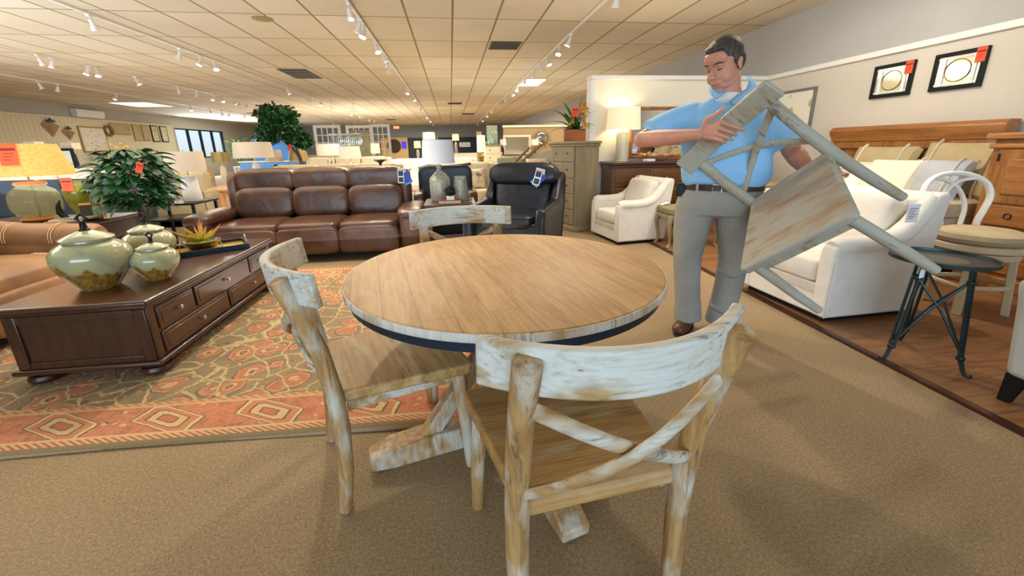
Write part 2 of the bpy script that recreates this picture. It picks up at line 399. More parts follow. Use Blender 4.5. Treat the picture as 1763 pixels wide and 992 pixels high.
S('trim_3', MB().box(2.06, 4.88, 6.0, 6.21, 2.14, 2.20), M_['white'], bevel=.008)
S('trim_4', MB().box(2.06, 2.16, 6.03, 6.19, 0, 2.14), M_['white'], bevel=.008)
wy0, wy1, wz0, wz1 = 22.3, 26.6, .95, 2.40
mb = MB(); mb.box(XL-.2, XL, -6.2, wy0, 0, CEIL); mb.box(XL-.2, XL, wy1, 33, 0, CEIL); mb.box(XL-.2, XL, wy0, wy1, 0, wz0); mb.box(XL-.2, XL, wy0, wy1, wz1, CEIL)
S('wall_left', mb, wall_grey, smooth=0)
S('wall_panelling', MB().box(XL, XL+.04, 6, wy0-.2, 0, 2.45), bead_mat(), smooth=0)
S('wall_back', MB().box(-15, 5.3, 32, 33, 0, CEIL), wall_slate, smooth=0)
mb = MB(); mb.box(-15, 5.3, -6.2, -6.0, 0, .5); mb.box(-15, 5.3, -6.2, -6.0, 2.7, CEIL); mb.box(-15, -6, -6.2, -6, .5, 2.7); mb.box(4, 5.3, -6.2, -6, .5, 2.7)
S('wall_front', mb, wall_beige, smooth=0)
# far left window with its frame, mullions and glass
w = S('window_1', MB().box(XL-.12, XL-.02, wy0, wy1, wz1-.06, wz1).box(XL-.12, XL-.02, wy0, wy1, wz0, wz0+.06), M_['navyband'])
for k in range(5):
    yy = wy0 + (wy1-wy0)*k/4
    MB().box(XL-.12, XL-.02, yy-.05, yy+.05, wz0, wz1).build('mullion', M_['navyband'], w)
gm = bpy.data.materials.new('window_glass'); gm.use_nodes = True; gt = gm.node_tree; gt.nodes.clear()
go = gt.nodes.new('ShaderNodeOutputMaterial'); g1 = gt.nodes.new('ShaderNodeBsdfTransparent'); g2 = gt.nodes.new('ShaderNodeBsdfGlossy'); g3 = gt.nodes.new('ShaderNodeMixShader'); g3.inputs[0].default_value = .06; g2.inputs['Roughness'].default_value = .02
gt.links.new(g1.outputs[0], g3.inputs[1]); gt.links.new(g2.outputs[0], g3.inputs[2]); gt.links.new(g3.outputs[0], go.inputs[0])
MB().box(XL-.08, XL-.07, wy0, wy1, wz0, wz1).build('pane', gm, w)
# outside the window: street, hedge
tag(MB().box(-60, -13.6, 5, 90, -.3, -.2).build('street', plain('pale_asphalt', 'B4CAD6', .9, var=.1, nscale=.5)), kind='structure')
for y_, s_ in ((21, 2.4), (29, 3.0), (38, 3.6)):
    o = MB(); o.se((0, 0, 0), (s_*1.4, s_*1.4, s_), 1, 1, 20, 12)
    for k in range(500):
        d = Vector((random.gauss(0,1), random.gauss(0,1), random.gauss(0,1))).normalized()
        p = Vector((d.x*s_*.7, d.y*s_*.7, d.z*s_*.5)); o.leaf(p, d, .35, .25, .3, 2)
    t = o.build('shrub', plain('sunlit_pale_leaf', '8FBE9A', .7, var=.3, nscale=2), None); t.location = (-27, y_, .2+s_*.3); tag(t, {21: 'green shrub outside nearest the left end of the window', 29: 'green shrub outside seen through the middle window panes', 38: 'tallest green shrub outside seen through the right window panes'}[y_], 'shrub')  # leaves in one pale green tone with random variation
# ================================================================ dining chairs
SEATZ = .46
def arcy(x): return -.378+.118*(x/.283)**2
def make_chair(label, mats=None, sag=.118):
    mc, ml, ms = mats or (M_['chair'], M_['chairleg'], M_['chairseat'])
    mb2 = M_['held'] if mats else M_['chairbrace']
    t = thing('dining_chair', label, 'chair', group=None)
    # seat: a thick board, wider in front, rounded corners
    pts = []
    for (cx_, cy_, a0) in ((.236, .195, 0), (-.236, .195, 90), (-.178, -.215, 180), (.178, -.215, 270)):
        for k in range(5):
            a = R(a0+k*22.5); pts.append((cx_+.028*math.cos(a), cy_+.028*math.sin(a)))
    MB().prism(pts, SEATZ-.042, SEATZ).build('seat', ms, t, bevel=.010, seg=3)
    ap = MB()
    ap.box(-.205, .205, .165, .190, .365, .425)
    ap.hexa([(-.215,.17,.375), (-.195,.17,.375), (-.175,-.21,.375), (-.195,-.21,.375)], [(-.215,.17,.43), (-.195,.17,.43), (-.175,-.21,.43), (-.195,-.21,.43)])
    ap.hexa([(.195,.17,.375), (.215,.17,.375), (.195,-.21,.375), (.175,-.21,.375)], [(.195,.17,.43), (.215,.17,.43), (.195,-.21,.43), (.175,-.21,.43)])
    ap.build('apron', mb2, t, bevel=.004)
    for s in (-1, 1):
        MB().tube([(s*.218, .178, .432), (s*.224, .184, .30), (s*.232, .197, .14), (s*.236, .203, 0)], [.025, .025, .023, .019], 12).build('front_leg', ml, t)
        x = s
        MB().tube([(x*.203, -.262, 0), (x*.206, -.244, .16), (x*.208, -.238, .33), (x*.209, -.245, .46), (x*.211, -.268, .62), (x*.213, -.312, .77), (x*.214, -.346, .868)],
                  [.021, .025, .027, .028, .027, .027, .0275], 14).build('rear_post', ml, t)
    path = []
    for i in range(17):
        x = -.283+.566*i/16; d = sag*2*x/.283**2; tx = Vector((1, d, 0)).normalized(); nrm = Vector((-tx.y, tx.x, 0))
        path.append(((x, -.378+sag*(x/.283)**2+.004+(.118-sag)*.56, .838), nrm, Vector((0, -.12, 1)).normalized()))
    MB().sweep(path, [(-.013, -.052), (.013, -.052), (.013, .052), (-.013, .052)]).build('crest_rail', mc, t, bevel=.006)
    for s in (-1, 1):
        p = []
        for i in range(9):
            u = i/8; x = s*(-.212+.424*u); z = .765-.255*u
            p.append((x, -.318+.055*u-.052*math.sin(math.pi*u)+(.011 if s > 0 else -.009)*math.sin(math.pi*u), z))
        MB().tube(p, [.017]*9, 12, flat=.6, ref=(0, 0, 1)).build('cross_brace', mb2, t)
    MB().lathe([(.0055, 0), (.0055, .004), (0, .005)], 10, TR(0, -.352, .638, 90)).build('bolt', M_['bronze'], t)
    return t
cA = make_chair('nearest distressed wooden dining chair, its whitewashed curved back turned to the viewer'); cA.location = (.285, .955, 0); cA.rotation_euler.z = R(6)
cB = copy_tree(cA); cB.location = (-.262, 1.475, .0); cB.rotation_euler.z = R(-68)
cB['label'] = 'distressed wooden dining chair seen from its side, left of the round table'
cC = copy_tree(cA); cC.location = (.069, 1.993, 0); cC.rotation_euler.z = R(185.8)
cC['label'] = 'dining chair on the far side of the round table, only its whitewashed back rail showing'
cD = make_chair('grey-washed wooden dining chair lifted and tilted in the arms of the man', (M_['held'], M_['held'], M_['heldseat']), .03)
def rodr(w):
    w = Vector(w); return Matrix.Rotation(w.length, 3, w.normalized())
zc_ = Vector((-.55, -.3, .75)).normalized(); yc_ = Vector((.5, -.8, .1)); yc_ = (yc_-zc_*yc_.dot(zc_)).normalized(); xc_ = yc_.cross(zc_)
HM = Matrix((xc_, yc_, zc_)).transposed() @ rodr((.412, .5, -1.244))
HS = 1.05; hp = Vector((1.546*HS, 1.656*HS, HC+(.905-HC)*HS))
cD.matrix_world = Matrix.Translation(hp) @ HM.to_4x4() @ Matrix.Scale(HS, 4) @ Matrix.Translation((0, 0, -.45))
bpy.context.view_layer.update()
def held(x, y, z): return cD.matrix_world @ Vector((x, y, z))
# hang tag of the held chair is the white card by its rear leg (belongs to the armchair behind)
# ================================================================ round table
def table_mat():
    m, nt, b = newmat('planked_teak_top'); v = coords(nt, rot=(0, 0, R(TANG)))
    br = N(nt, 'ShaderNodeTexBrick'); nt.links.new(v, br.inputs[0]); br.inputs['Scale'].default_value = 1
    br.inputs['Mortar Size'].default_value = .0018; br.inputs['Brick Width'].default_value = .85; br.inputs['Row Height'].default_value = .096; br.inputs['Bias'].default_value = -.1
    br.inputs['Color1'].default_value = (*srgb('B48A54'), 1); br.inputs['Color2'].default_value = (*srgb('CBA46C'), 1); br.inputs['Mortar'].default_value = (*srgb('7E5C36'), 1)
    g = noise(nt, coords(nt, (1.6, 14, 1), rot=(0, 0, R(TANG))), 3.2, 7, .7, .6)
    gr = ramp(nt, g, [(.32, '94693A'), (.46, 'BC9058'), (.62, 'D6B07A')])
    nt.links.new(mixc(nt, .5, br.outputs[0], gr), b.inputs['Base Color']); b.inputs['Roughness'].default_value = .58
    bump(nt, b, g, .12, .002); return m
TANG = 79
TX, TY = .19, 1.52
t = thing('round_dining_table', 'round plank-topped wooden dining table with dark metal band in the middle of the carpet', 'table', (TX, TY, 0))
prof = [(0, .732), (.596, .732), (.604, .735), (.606, .740), (.606, .754), (.602, .760), (.597, .762), (0, .762)]
MB().lathe(prof[::-1], 96).build('tabletop', table_mat(), t)
rimm = weathered('whitewashed_rim', 'C2AC88', 'A88A62', 'D2CFC8', '6A6258', 2, .6)
MB().lathe([(.6065, .734), (.6085, .737), (.6085, .756), (.6065, .759)], 96).build('tabletop_edge', rimm, t)
MB().lathe([(.565, .698), (.590, .698), (.590, .733), (.565, .733)], 96).build('metal_band', M_['navyband'], t)
for k in range(4):
    a = 14+90*k; M = TR(rz=a)
    f = MB().prism([(.03, 0), (.50, 0), (.585, .012), (.59, .055), (.50, .088), (.40, .098), (.03, .098)], -.05, .05, 'y', M); f.build('foot', M_['chairleg'], t, bevel=.008)
    MB().hexa([M @ Vector(p) for p in ((.30,-.03,.095), (.38,-.03,.095), (.38,.03,.095), (.30,.03,.095))], [M @ Vector(p) for p in ((.05,-.03,.42), (.10,-.03,.46), (.10,.03,.46), (.05,.03,.42))]).build('brace', M_['chairleg'], t, bevel=.006)
MB().box(-.06, .06, -.06, .06, .02, .68).build('column', M_['chairleg'], t, bevel=.008)
MB().box(-.36, .36, -.045, .045, .665, .70).box(-.045, .045, -.36, .36, .665, .70).build('cleat', M_['chairleg'], t, bevel=.005)
# ================================================================ rug
def rug_mat():
    m, nt, b = newmat('persian_style_wool'); tc = nt.nodes.new('ShaderNodeTexCoord'); v = coords(nt)
    sp = nt.nodes.new('ShaderNodeSeparateXYZ'); nt.links.new(tc.outputs['Object'], sp.inputs[0]); x, y = sp.outputs[0], sp.outputs[1]
    dn = N(nt, 'ShaderNodeTexNoise'); dn.inputs['Scale'].default_value = 6; nt.links.new(v, dn.inputs[0])
    vm = nt.nodes.new('ShaderNodeVectorMath'); vm.operation = 'MULTIPLY_ADD'; nt.links.new(dn.outputs['Color'], vm.inputs[0]); vm.inputs[1].default_value = (.09,)*3; nt.links.new(v, vm.inputs[2]); wv = vm.outputs[0]
    def vor(scale, feat='F1', vec=wv, rnd=1.0):
        n = N(nt, 'ShaderNodeTexVoronoi'); n.feature = feat; n.inputs['Scale'].default_value = scale; n.inputs['Randomness'].default_value = rnd; nt.links.new(vec, n.inputs['Vector']); return n
    v1 = vor(5.2, rnd=.9); v2 = vor(5.2, 'DISTANCE_TO_EDGE', rnd=.9); v3 = vor(17); v4 = vor(17, 'DISTANCE_TO_EDGE')
    field = ramp(nt, noise(nt, v, 3, 3), [(.4, '75664A'), (.6, '8E7A56')])
    blob = ramp(nt, v1.outputs['Distance'], [(.0, 'B8623E'), (.10, '5E3A28'), (.14, 'D0A878'), (.22, 'B86844'), (.34, 'C88460'), (.40, '5A4430'), (.43, (0,0,0))], 'CONSTANT')
    bm_ = ramp(nt, v1.outputs['Distance'], [(.43, (1,1,1)), (.44, (0,0,0))]); f1 = mixc(nt, bm_, field, blob)
    vine = mth(nt, 'LESS_THAN', v2.outputs['Distance'], .03); f1 = mixc(nt, vine, f1, 'C9AE78')
    sm = mth(nt, 'LESS_THAN', v3.outputs['Distance'], .24); f1 = mixc(nt, sm, f1, v3.outputs['Color'])
    f1 = mixc(nt, sm, f1, ramp(nt, noise(nt, v, 13, 1), [(.45, 'C86A44'), (.5, '6E5236'), (.56, 'D9A070')], 'CONSTANT'))
    ln = mth(nt, 'LESS_THAN', v4.outputs['Distance'], .03); f1 = mixc(nt, mth(nt, 'MULTIPLY', ln, .5), f1, '6A5A3E')
    # distance to the edge of the rug
    ex = mth(nt, 'SUBTRACT', RW/2, mth(nt, 'ABSOLUTE', x)); ey = mth(nt, 'SUBTRACT', RD/2, mth(nt, 'ABSOLUTE', y)); e = mth(nt, 'MINIMUM', ex, ey)
    along = mth(nt, 'ADD', x, y)
    # border with medallions
    def fr(o, per): return mth(nt, 'SUBTRACT', mth(nt, 'FRACT', mth(nt, 'DIVIDE', o, per)), .5)
    ma = mth(nt, 'MULTIPLY', mth(nt, 'ABSOLUTE', fr(mth(nt, 'ADD', along, mth(nt, 'MULTIPLY', noise(nt, v, 14, 2), .03)), .46)), 2.2); mb_ = mth(nt, 'MULTIPLY', mth(nt, 'ABSOLUTE', mth(nt, 'SUBTRACT', e, .20)), 5.6)
    md = mth(nt, 'MAXIMUM', mb_, mth(nt, 'MULTIPLY', mth(nt, 'ADD', ma, mb_), .80))
    bord = ramp(nt, noise(nt, wv, 9, 4, .7), [(.36, 'B4583A'), (.47, 'D07C54'), (.55, 'C06A46'), (.63, '8A5A3C')])
    bord = mixc(nt, sm, bord, ramp(nt, noise(nt, v, 13, 1), [(.45, 'D9A878'), (.5, '5E4630'), (.56, 'C86A44')], 'CONSTANT'))
    med = ramp(nt, md, [(0, 'C0623C'), (.16, '5E4632'), (.2, 'D8B07C'), (.36, '5A4430'), (.40, 'C9774C'), (.54, 'DCC08A'), (.60, '5E4A34'), (.64, (0,0,0))], 'CONSTANT')
    mm = mth(nt, 'LESS_THAN', md, .64); bord = mixc(nt, mm, bord, med)
    def zig(c1, c2, per):
        return mixc(nt, mth(nt, 'GREATER_THAN', mth(nt, 'FRACT', mth(nt, 'DIVIDE', mth(nt, 'ADD', along, mth(nt, 'MULTIPLY', e, .8)), per)), .5), c1, c2)
    out = f1
    out = mixc(nt, mth(nt, 'LESS_THAN', e, .345), out, zig('C86F48', 'C8A268', .05))
    out = mixc(nt, mth(nt, 'LESS_THAN', e, .32), out, 'CFA570')
    out = mixc(nt, mth(nt, 'LESS_THAN', e, .305), out, bord)
    out = mixc(nt, mth(nt, 'LESS_THAN', e, .105), out, 'D6B27C')
    out = mixc(nt, mth(nt, 'LESS_THAN', e, .09), out, zig('B8583A', 'D9B07A', .035))
    out = mixc(nt, mth(nt, 'LESS_THAN', e, .055), out, '8A7048')
    out = mixc(nt, mth(nt, 'LESS_THAN', e, .018), out, 'A88E74')
    fine = noise(nt, coords(nt, (1, 6, 1)), 90, 2, .8)
    out = mixc(nt, .22, out, ramp(nt, fine, [(.3, '5A4630'), (.7, 'E8C898')]))
    nt.links.new(out, b.inputs['Base Color']); b.inputs['Roughness'].default_value = .95; bump(nt, b, fine, .5, .008); return m
RW, RD = 4.3, 2.72
rg = MB(); nx, ny = 60, 40; vs = []; fs = []
for j in range(ny+1):
    for i in range(nx+1):
        x = -RW/2+RW*i/nx; y = -RD/2+RD*j/ny
        vs.append((x, y + (.02*math.sin(x*1.7+.6) if j < 3 else 0), .009+.002*math.sin(x*5)*math.cos(y*4)))
for j in range(ny):
    for i in range(nx): fs.append((j*(nx+1)+i, j*(nx+1)+i+1, (j+1)*(nx+1)+i+1, (j+1)*(nx+1)+i))
rg.add(vs, fs)
rug = rg.build('patterned_rug', rug_mat()); rug.modifiers.new('s', 'SOLIDIFY').thickness = .008
rug.location = (-1.80, 3.0, .001); rug.rotation_euler.z = R(-2.2)
tag(rug, 'large salmon and olive oriental rug with floral border lying under the dark coffee table', 'rug')
# ================================================================ coffee table
RZ = .012
t = thing('coffee_table', 'long dark espresso wood coffee table with six-drawer front and bun feet on the patterned rug', 'coffee table', (-2.01, 3.0, RZ))
W2, L2 = .335, .755
MB().box(-W2-.035, W2+.035, -L2-.035, L2+.035, .425, .455).build('tabletop', M_['espressoy'], t, bevel=.012, seg=3)
MB().box(-W2-.012, W2+.012, -L2-.012, L2+.012, .40, .425).build('top_moulding', M_['espresso'], t, bevel=.008)
MB().box(-W2, W2, -L2, L2, .095, .40).build('body', M_['espressoz'], t, bevel=.004)
MB().box(-W2-.028, W2+.028, -L2-.028, L2+.028, .068, .098).build('base_moulding', M_['espresso'], t, bevel=.01)
for sx in (-1, 1):
    for sy in (-1, 1):
        MB().lathe([(0, 0), (.045, 0), (.07, .01), (.078, .028), (.07, .046), (.05, .052), (.05, .056), (.062, .062), (.062, .07), (0, .07)], 24, TR(sx*(W2-.055), sy*(L2-.06), 0)).build('bun_foot', M_['espresso'], t)
pm = MB()
for (a, b_) in ((-W2, -W2+.06), (W2-.06, W2)): pm.box(a, b_, -L2-.010, -L2+.002, .098, .40)
pm.box(-W2+.06, W2-.06, -L2-.010, -L2+.002, .355, .40); pm.box(-W2+.06, W2-.06, -L2-.010, -L2+.002, .098, .135)
pm.build('end_panel_frame', M_['espressoz'], t, bevel=.004)
def drawer(y0, y1, z0, z1, nk):
    d = MB().box(W2-.002, W2+.012, y0, y1, z0, z1).build('drawer', M_['espressoy'], t, bevel=.004)
    fr = MB().box(W2+.008, W2+.0155, y0+.022, y1-.022, z0+.02, z1-.02).build('raised_panel', M_['espressoy'], d, bevel=.006)
    for k in range(nk):
        yy = (y0+y1)/2 + (k-(nk-1)/2)*.05
        MB().lathe([(.004, 0), (.004, .012), (.013, .018), (.014, .024), (.009, .029), (0, .03)], 14, TR(W2+.012, yy, (z0+z1)/2, 0, 90, 0)).build('knob', M_['pewter'], d)
for sy in (-L2, L2-.055): MB().box(W2, W2+.006, sy, sy+.055, .098, .40).build('corner_post', M_['espressoz'], t, bevel=.003)
drawer(-.69, -.37, .255, .385, 1); drawer(-.345, .345, .255, .385, 1); drawer(.37, .69, .255, .385, 1)
drawer(-.69, -.012, .112, .235, 1); drawer(.012, .69, .112, .235, 1)
CT = RZ+.455
# ================================================================ ginger jars
def jar_mat():
    m, nt, b = newmat('drip_glazed_stoneware'); tc = nt.nodes.new('ShaderNodeTexCoord'); sp = nt.nodes.new('ShaderNodeSeparateXYZ'); nt.links.new(tc.outputs['Object'], sp.inputs[0])
    z = mth(nt, 'DIVIDE', sp.outputs[2], .34); v = coords(nt)
    n1 = noise(nt, v, 7, 3, .6, .8); n2 = noise(nt, coords(nt, (1, 1, .25)), 45, 3, .7)
    glaze = ramp(nt, n1, [(.3, '8E9270'), (.5, 'A8A884'), (.7, 'B4AC78')])
    low = ramp(nt, n2, [(.38, '4E4A34'), (.46, '8A6224'), (.6, 'A87A34')])
    edge = mth(nt, 'ADD', z, mth(nt, 'MULTIPLY', mth(nt, 'SUBTRACT', noise(nt, coords(nt, (1, 1, .3)), 11, 2), .5), .55))
    nt.links.new(mixc(nt, ramp(nt, edge, [(.36, (1,1,1)), (.42, (0,0,0))]), glaze, low), b.inputs['Base Color'])
    b.inputs['Roughness'].default_value = .14; b.inputs['Coat Weight'].default_value = .5; bump(nt, b, n1, .15, .01); return m
JM = jar_mat()
def jar(x, y, s, w, label):
    t = thing('ginger_jar', label, 'jar', (x, y, CT), 0, scale=s)
    MB().lathe([(0, 0), (.085*w, 0), (.095*w, .012), (.125*w, .06), (.165*w, .12), (.182*w, .175), (.178*w, .215), (.155*w, .25), (.12*w, .272), (.102*w, .278), (.10*w, .290), (.092*w, .29), (.09*w, .27), (0, .26)], 40).build('body', JM, t)
    l = MB().lathe([(0, .288), (.118*w, .288), (.122*w, .294), (.118*w, .300), (.07*w, .322), (.03*w, .338), (0, .34)], 36).build('lid', plain('sage_glaze', 'A8A880', .2, var=.12, coat=.5), t)
    f = MB().lathe([(.026, .336), (.026, .345), (.018, .352), (.014, .372), (.017, .380), (.010, .386), (0, .387)], 16)
    ring = [(.020*math.cos(R(a)), 0, .405+.020*math.sin(R(a))) for a in range(-90, 271, 24)]
    f.tube(ring, .0062, 8); f.se((.026, 0, .405), (.014, .014, .02), 1, 1, 8, 6); f.se((-.026, 0, .405), (.014, .014, .02), 1, 1, 8, 6); f.se((0, 0, .430), (.012, .012, .016), 1, 1, 8, 6)
    f.build('finial', M_['black'], l)
jar(-2.08, 2.53, 1.0, .98, 'largest green drip-glazed lidded ginger jar at the near end of the coffee table')
jar(-1.835, 2.64, .68, .98, 'smallest green drip-glazed lidded ginger jar, in front of the tray')
jar(-2.11, 3.02, .84, .98, 'medium green lidded ginger jar partly hidden behind the smallest jar')
# ================================================================ tray and succulent bowl
t = thing('serving_tray', 'dark rectangular tray with gold inside and loop handles on the coffee table', 'tray', (-1.985, 3.36, CT), 33)
gold = plain('gold_leaf_tray_inside', 'B08A2A', .35, .5, var=.35, nscale=10)
MB().box(-.30, .30, -.16, .16, 0, .012).build('base', M_['navyband'], t, bevel=.003)
MB().box(-.285, .285, -.148, .148, .012, .016).build('inside', gold, t)
q = MB(); q.box(-.30, .30, -.16, -.148, .01, .042); q.box(-.30, .30, .148, .16, .01, .042); q.box(-.30, -.288, -.148, .148, .01, .042); q.box(.288, .30, -.148, .148, .01, .042)
q.build('rim', M_['navyband'], t, bevel=.003)
for s in (-1, 1):
    MB().tube([(s*.295, .05*math.cos(R(a)), .035+.055*math.sin(R(a))) for a in range(0, 181, 20)], .0045, 8).build('handle', M_['pewter'], t)
t = thing('succulent_bowl', 'brown bowl holding a spiky yellow-orange artificial succulent on the tray', 'plant', (-1.985, 3.37, CT+.016), 20)
MB().lathe([(0, 0), (.05, 0), (.085, .012), (.118, .045), (.128, .068), (.122, .068), (.108, .045), (.0, .03)], 30).build('bowl', plain('brown_glazed_bowl', '4A2A1C', .25, var=.2), t)
MB().lathe([(.112, .052), (.06, .066), (0, .07)], 24).build('moss', plain('moss', '6E7A2A', .95, var=.4, bmp=.5), t)
sm = bpy.data.materials.new('succulent_leaf'); sm.use_nodes = True; nt = sm.node_tree; b = nt.nodes['Principled BSDF']
tc = nt.nodes.new('ShaderNodeTexCoord'); sp = nt.nodes.new('ShaderNodeSeparateXYZ'); nt.links.new(tc.outputs['Object'], sp.inputs[0])
nt.links.new(ramp(nt, mth(nt, 'ADD', mth(nt, 'MULTIPLY', sp.outputs[2], 4.5), mth(nt, 'MULTIPLY', sp.outputs[0], .8)), [(.35, 'A8A024'), (.62, 'D8B040'), (.9, 'E8824A')]), b.inputs['Base Color']); b.inputs['Roughness'].default_value = .5
for k, (az, el, L) in enumerate([(175, 20, .24), (150, 38, .17), (120, 55, .15), (165, 50, .16), (95, 75, .17), (70, 68, .17), (60, 80, .18), (20, 42, .13), (5, 30, .20), (-20, 26, .13), (-60, 45, .12), (-100, 40, .12), (-140, 38, .12), (200, 30, .13), (40, 60, .13)]):
    d = Vector((math.cos(R(az))*math.cos(R(el)), math.sin(R(az))*math.cos(R(el)), math.sin(R(el)))); up_ = -.5 if k in (0, 8) else -.1
    p = [Vector((0, 0, .06))]; dd = d.copy()
    for i in range(6): p.append(p[-1]+dd*L/6); dd = (dd+Vector((0, 0, -up_*.2))).normalized()
    MB().tube(p, [.012, .015, .014, .012, .009, .005, .001], 8, flat=.45, ref=(0, 0, 1)).build('leaf', sm, t)
MB().tube([(.11, -.05, .06), (.125, -.055, .075), (.14, -.06, .03), (.14, -.06, .0)], .003, 6).tube([(-.10, -.07, .06), (-.12, -.08, .065), (-.13, -.08, .01), (-.11, -.09, 0)], .003, 6).build('tendril', plain('pale_vine', 'C8C07A', .7, var=.1), t)
# ================================================================ brown leather sofa
def price_tag(parent, M, kind='swatch', mat=None):
    # folded white card with two swatch windows and a blue brochure behind
    c = MB()
    c.box(-.038, .038, -.003, 0, -.16, 0, M).build('price_tag', M_['paper'], parent)
    tg = bpy.data.objects[-1] if False else COL.objects[-1]
    MB().box(-.029, .029, -.005, -.003, -.072, -.012, M).build('swatch', M_['ventdark'], tg)
    MB().box(-.029, .029, -.005, -.003, -.148, -.088, M).build('swatch', M_['ventdark'], tg)
    Mf = M @ TR(.012, -.012, .004, 35, 0, 0)
    fl = MB().box(-.05, .05, -.003, 0, -.062, .02, Mf).build('price_flap', M_['paper'], tg)
    for i in range(4): MB().box(-.038, .034-(i % 2)*.014, -.005, -.003, -.010-.013*i, -.005-.013*i, Mf).build('price_print', M_['print'] if i < 2 else M_['redprint'], fl)
    b = MB().box(-.05, .05, 0, .003, -.15, 0, M @ TR(.045, .004, -.03, 0, 28 if kind == 'r' else -20, 0)).build('brochure', M_['blue'], tg)
    MB().box(-.05, .05, -.001, 0, -.15, -.13, M @ TR(.045, .004, -.03, 0, 28 if kind == 'r' else -20, 0)).build('brochure_stripe', M_['ltblue'], b)
def leather_sofa(label, loc, rz):
    t = thing('leather_sofa', label, 'sofa', loc, rz)
    m = M_['brownleather']; H = 1.20     # half width; faces -y
    MB().se((0, .10, .20), (2.30, .80, .34), .15, .12).build('base', m, t)
    cx_ = (-.66, -.02, .62)[:3]
    for k, x in enumerate((-.655, 0, .655)):
        s_ = MB().se((x, -.17, .375), (.665, .66, .17), .45, .28, 40, 16); s_.build('seat_cushion', m, t)
        MB().se((x, -.455, .245), (.66, .13, .30), .35, .28, 32, 16).build('footrest_panel', m, t)
        MB().se((x, .24, .60), (.675, .28, .40), .5, .3, 36, 18, TR(0, 0, 0) @ Matrix.Translation((0, .24, .6)) @ Matrix.Rotation(R(-10), 4, 'X') @ Matrix.Translation((0, -.24, -.6))).build('back_cushion', m, t)
        MB().se((x, .335, .875), (.685, .25, .29), .5, .22, 36, 16).build('headrest', m, t)
        MB().tube([(x-.28, -.515, .36), (x, -.53, .372), (x+.28, -.515, .36)], .004, 6).build('seam', plain('dark_seam', '22120A', .5, var=0) if k == 0 and 'seam' not in M_ else M_['seam'], t) if False else None
    MB().se((0, .42, .55), (2.08, .14, .86), .2, .1).build('back_shell', m, t)
    for s in (-1, 1):
        a = MB().se((s*1.115, -.04, .29), (.26, .92, .48), .3, .3, 32, 18); a.build('arm', m, t)
        MB().se((s*1.115, -.06, .505), (.30, .90, .15), .7, .35, 32, 16).build('arm_pad', m, t)
        MB().se((s*1.02, .33, .70), (.13, .30, .56), .5, .5, 24, 16).build('back_wing', m, t)
    price_tag(t, TR(.985, .17, .965, -8, 0, 0))
    return t
leather_sofa('long brown leather reclining sofa with three seats behind the coffee table', (-1.62, 5.08, 0), 0)
# ================================================================ upholstered white armchairs
def armchair(label, loc, rz, scale=1, withtag='back'):
    t = thing('linen_armchair', label, 'armchair', loc, rz, scale=scale); m = M_['linen']; sm = M_['linenseam']
    W = .40
    MB().box(-W+.10, W-.10, -.36, .355, .045, .26).build('base', m, t, bevel=.015, seg=3)
    MB().box(-W+.10, W-.10, .345, .362, .20, .262).build('front_rail', sm, t, bevel=.004)
    MB().se((0, .03, .345), (W*2-.24, .66, .19), .35, .18, 40, 16).build('seat_cushion', m, t)
    Mb = Matrix.Translation((0, -.20, .60)) @ Matrix.Rotation(R(14), 4, 'X')
    MB().se((0, 0, 0), (W*2-.25, .20, .50), .35, .35, 36, 18, Mb).build('back_cushion', m, t)
    MB().prism([(-.34, .045), (-.30, .045), (-.30, .82), (-.36, .87), (-.44, .865), (-.46, .82), (-.40, .5), (-.37, .06)], -W+.05, W-.05, 'x').build('back', m, t, bevel=.025, seg=4)
    prof = [(-.37, .045), (.365, .045), (.37, .50), (.355, .545), (.31, .562), (.10, .558), (-.04, .566), (-.14, .60), (-.22, .665), (-.30, .77), (-.36, .855), (-.42, .875), (-.455, .84), (-.42, .55)]
    for s in (-1, 1):
        x0, x1 = (s*(W-.115), s*W) if s > 0 else (-W, -W+.115)
        a = MB().prism(prof, x0, x1, 'x').build('arm', m, t, bevel=.022, seg=4)
        xm = (x0+x1)/2 + s*.004
        MB().tube([(xm, .345, .525), (xm, .30, .535), (xm, .10, .533), (xm, -.04, .541), (xm, -.15, .577), (xm, -.235, .645), (xm, -.315, .75), (xm, -.37, .83)], [.05, .066, .066, .066, .066, .066, .062, .045], 18).build('arm_roll', m, t)
        MB().tube([(s*(W-.004), .36, .05), (s*(W-.004), .362, .45)], .004, 6).build('piping', sm, t)
    MB().box(-W+.06, W-.06, -.34, .31, 0, .05).build('plinth', M_['black'], t)
    if withtag:
        Mt = TR(*( (.20, -.26, .875) if withtag == 'back' else (.1, -.20, .88)), -15, 0, 90 if withtag == 'side' else 0) @ (Matrix.Rotation(R(180), 4, 'Z'))
        g = MB().box(-.045, .045, -.003, 0, -.12, 0, Mt).build('price_tag', M_['paper'], t)
        for k in range(6): MB().box(-.03, .03-.012*(k % 3), -.0045, -.003, -.022-.014*k, -.017-.014*k, Mt).build('tag_print', (M_['print'], M_['redprint'])[k % 2], g)
    return t
armchair('white linen armchair at the front right, beside the iron side table', (2.79, 2.60, .012), 92, 1.0, None)
armchair('white linen armchair in front of the wooden dresser and beside the tall taupe chest', (2.30, 5.06, .0), 97, .93, 'back')
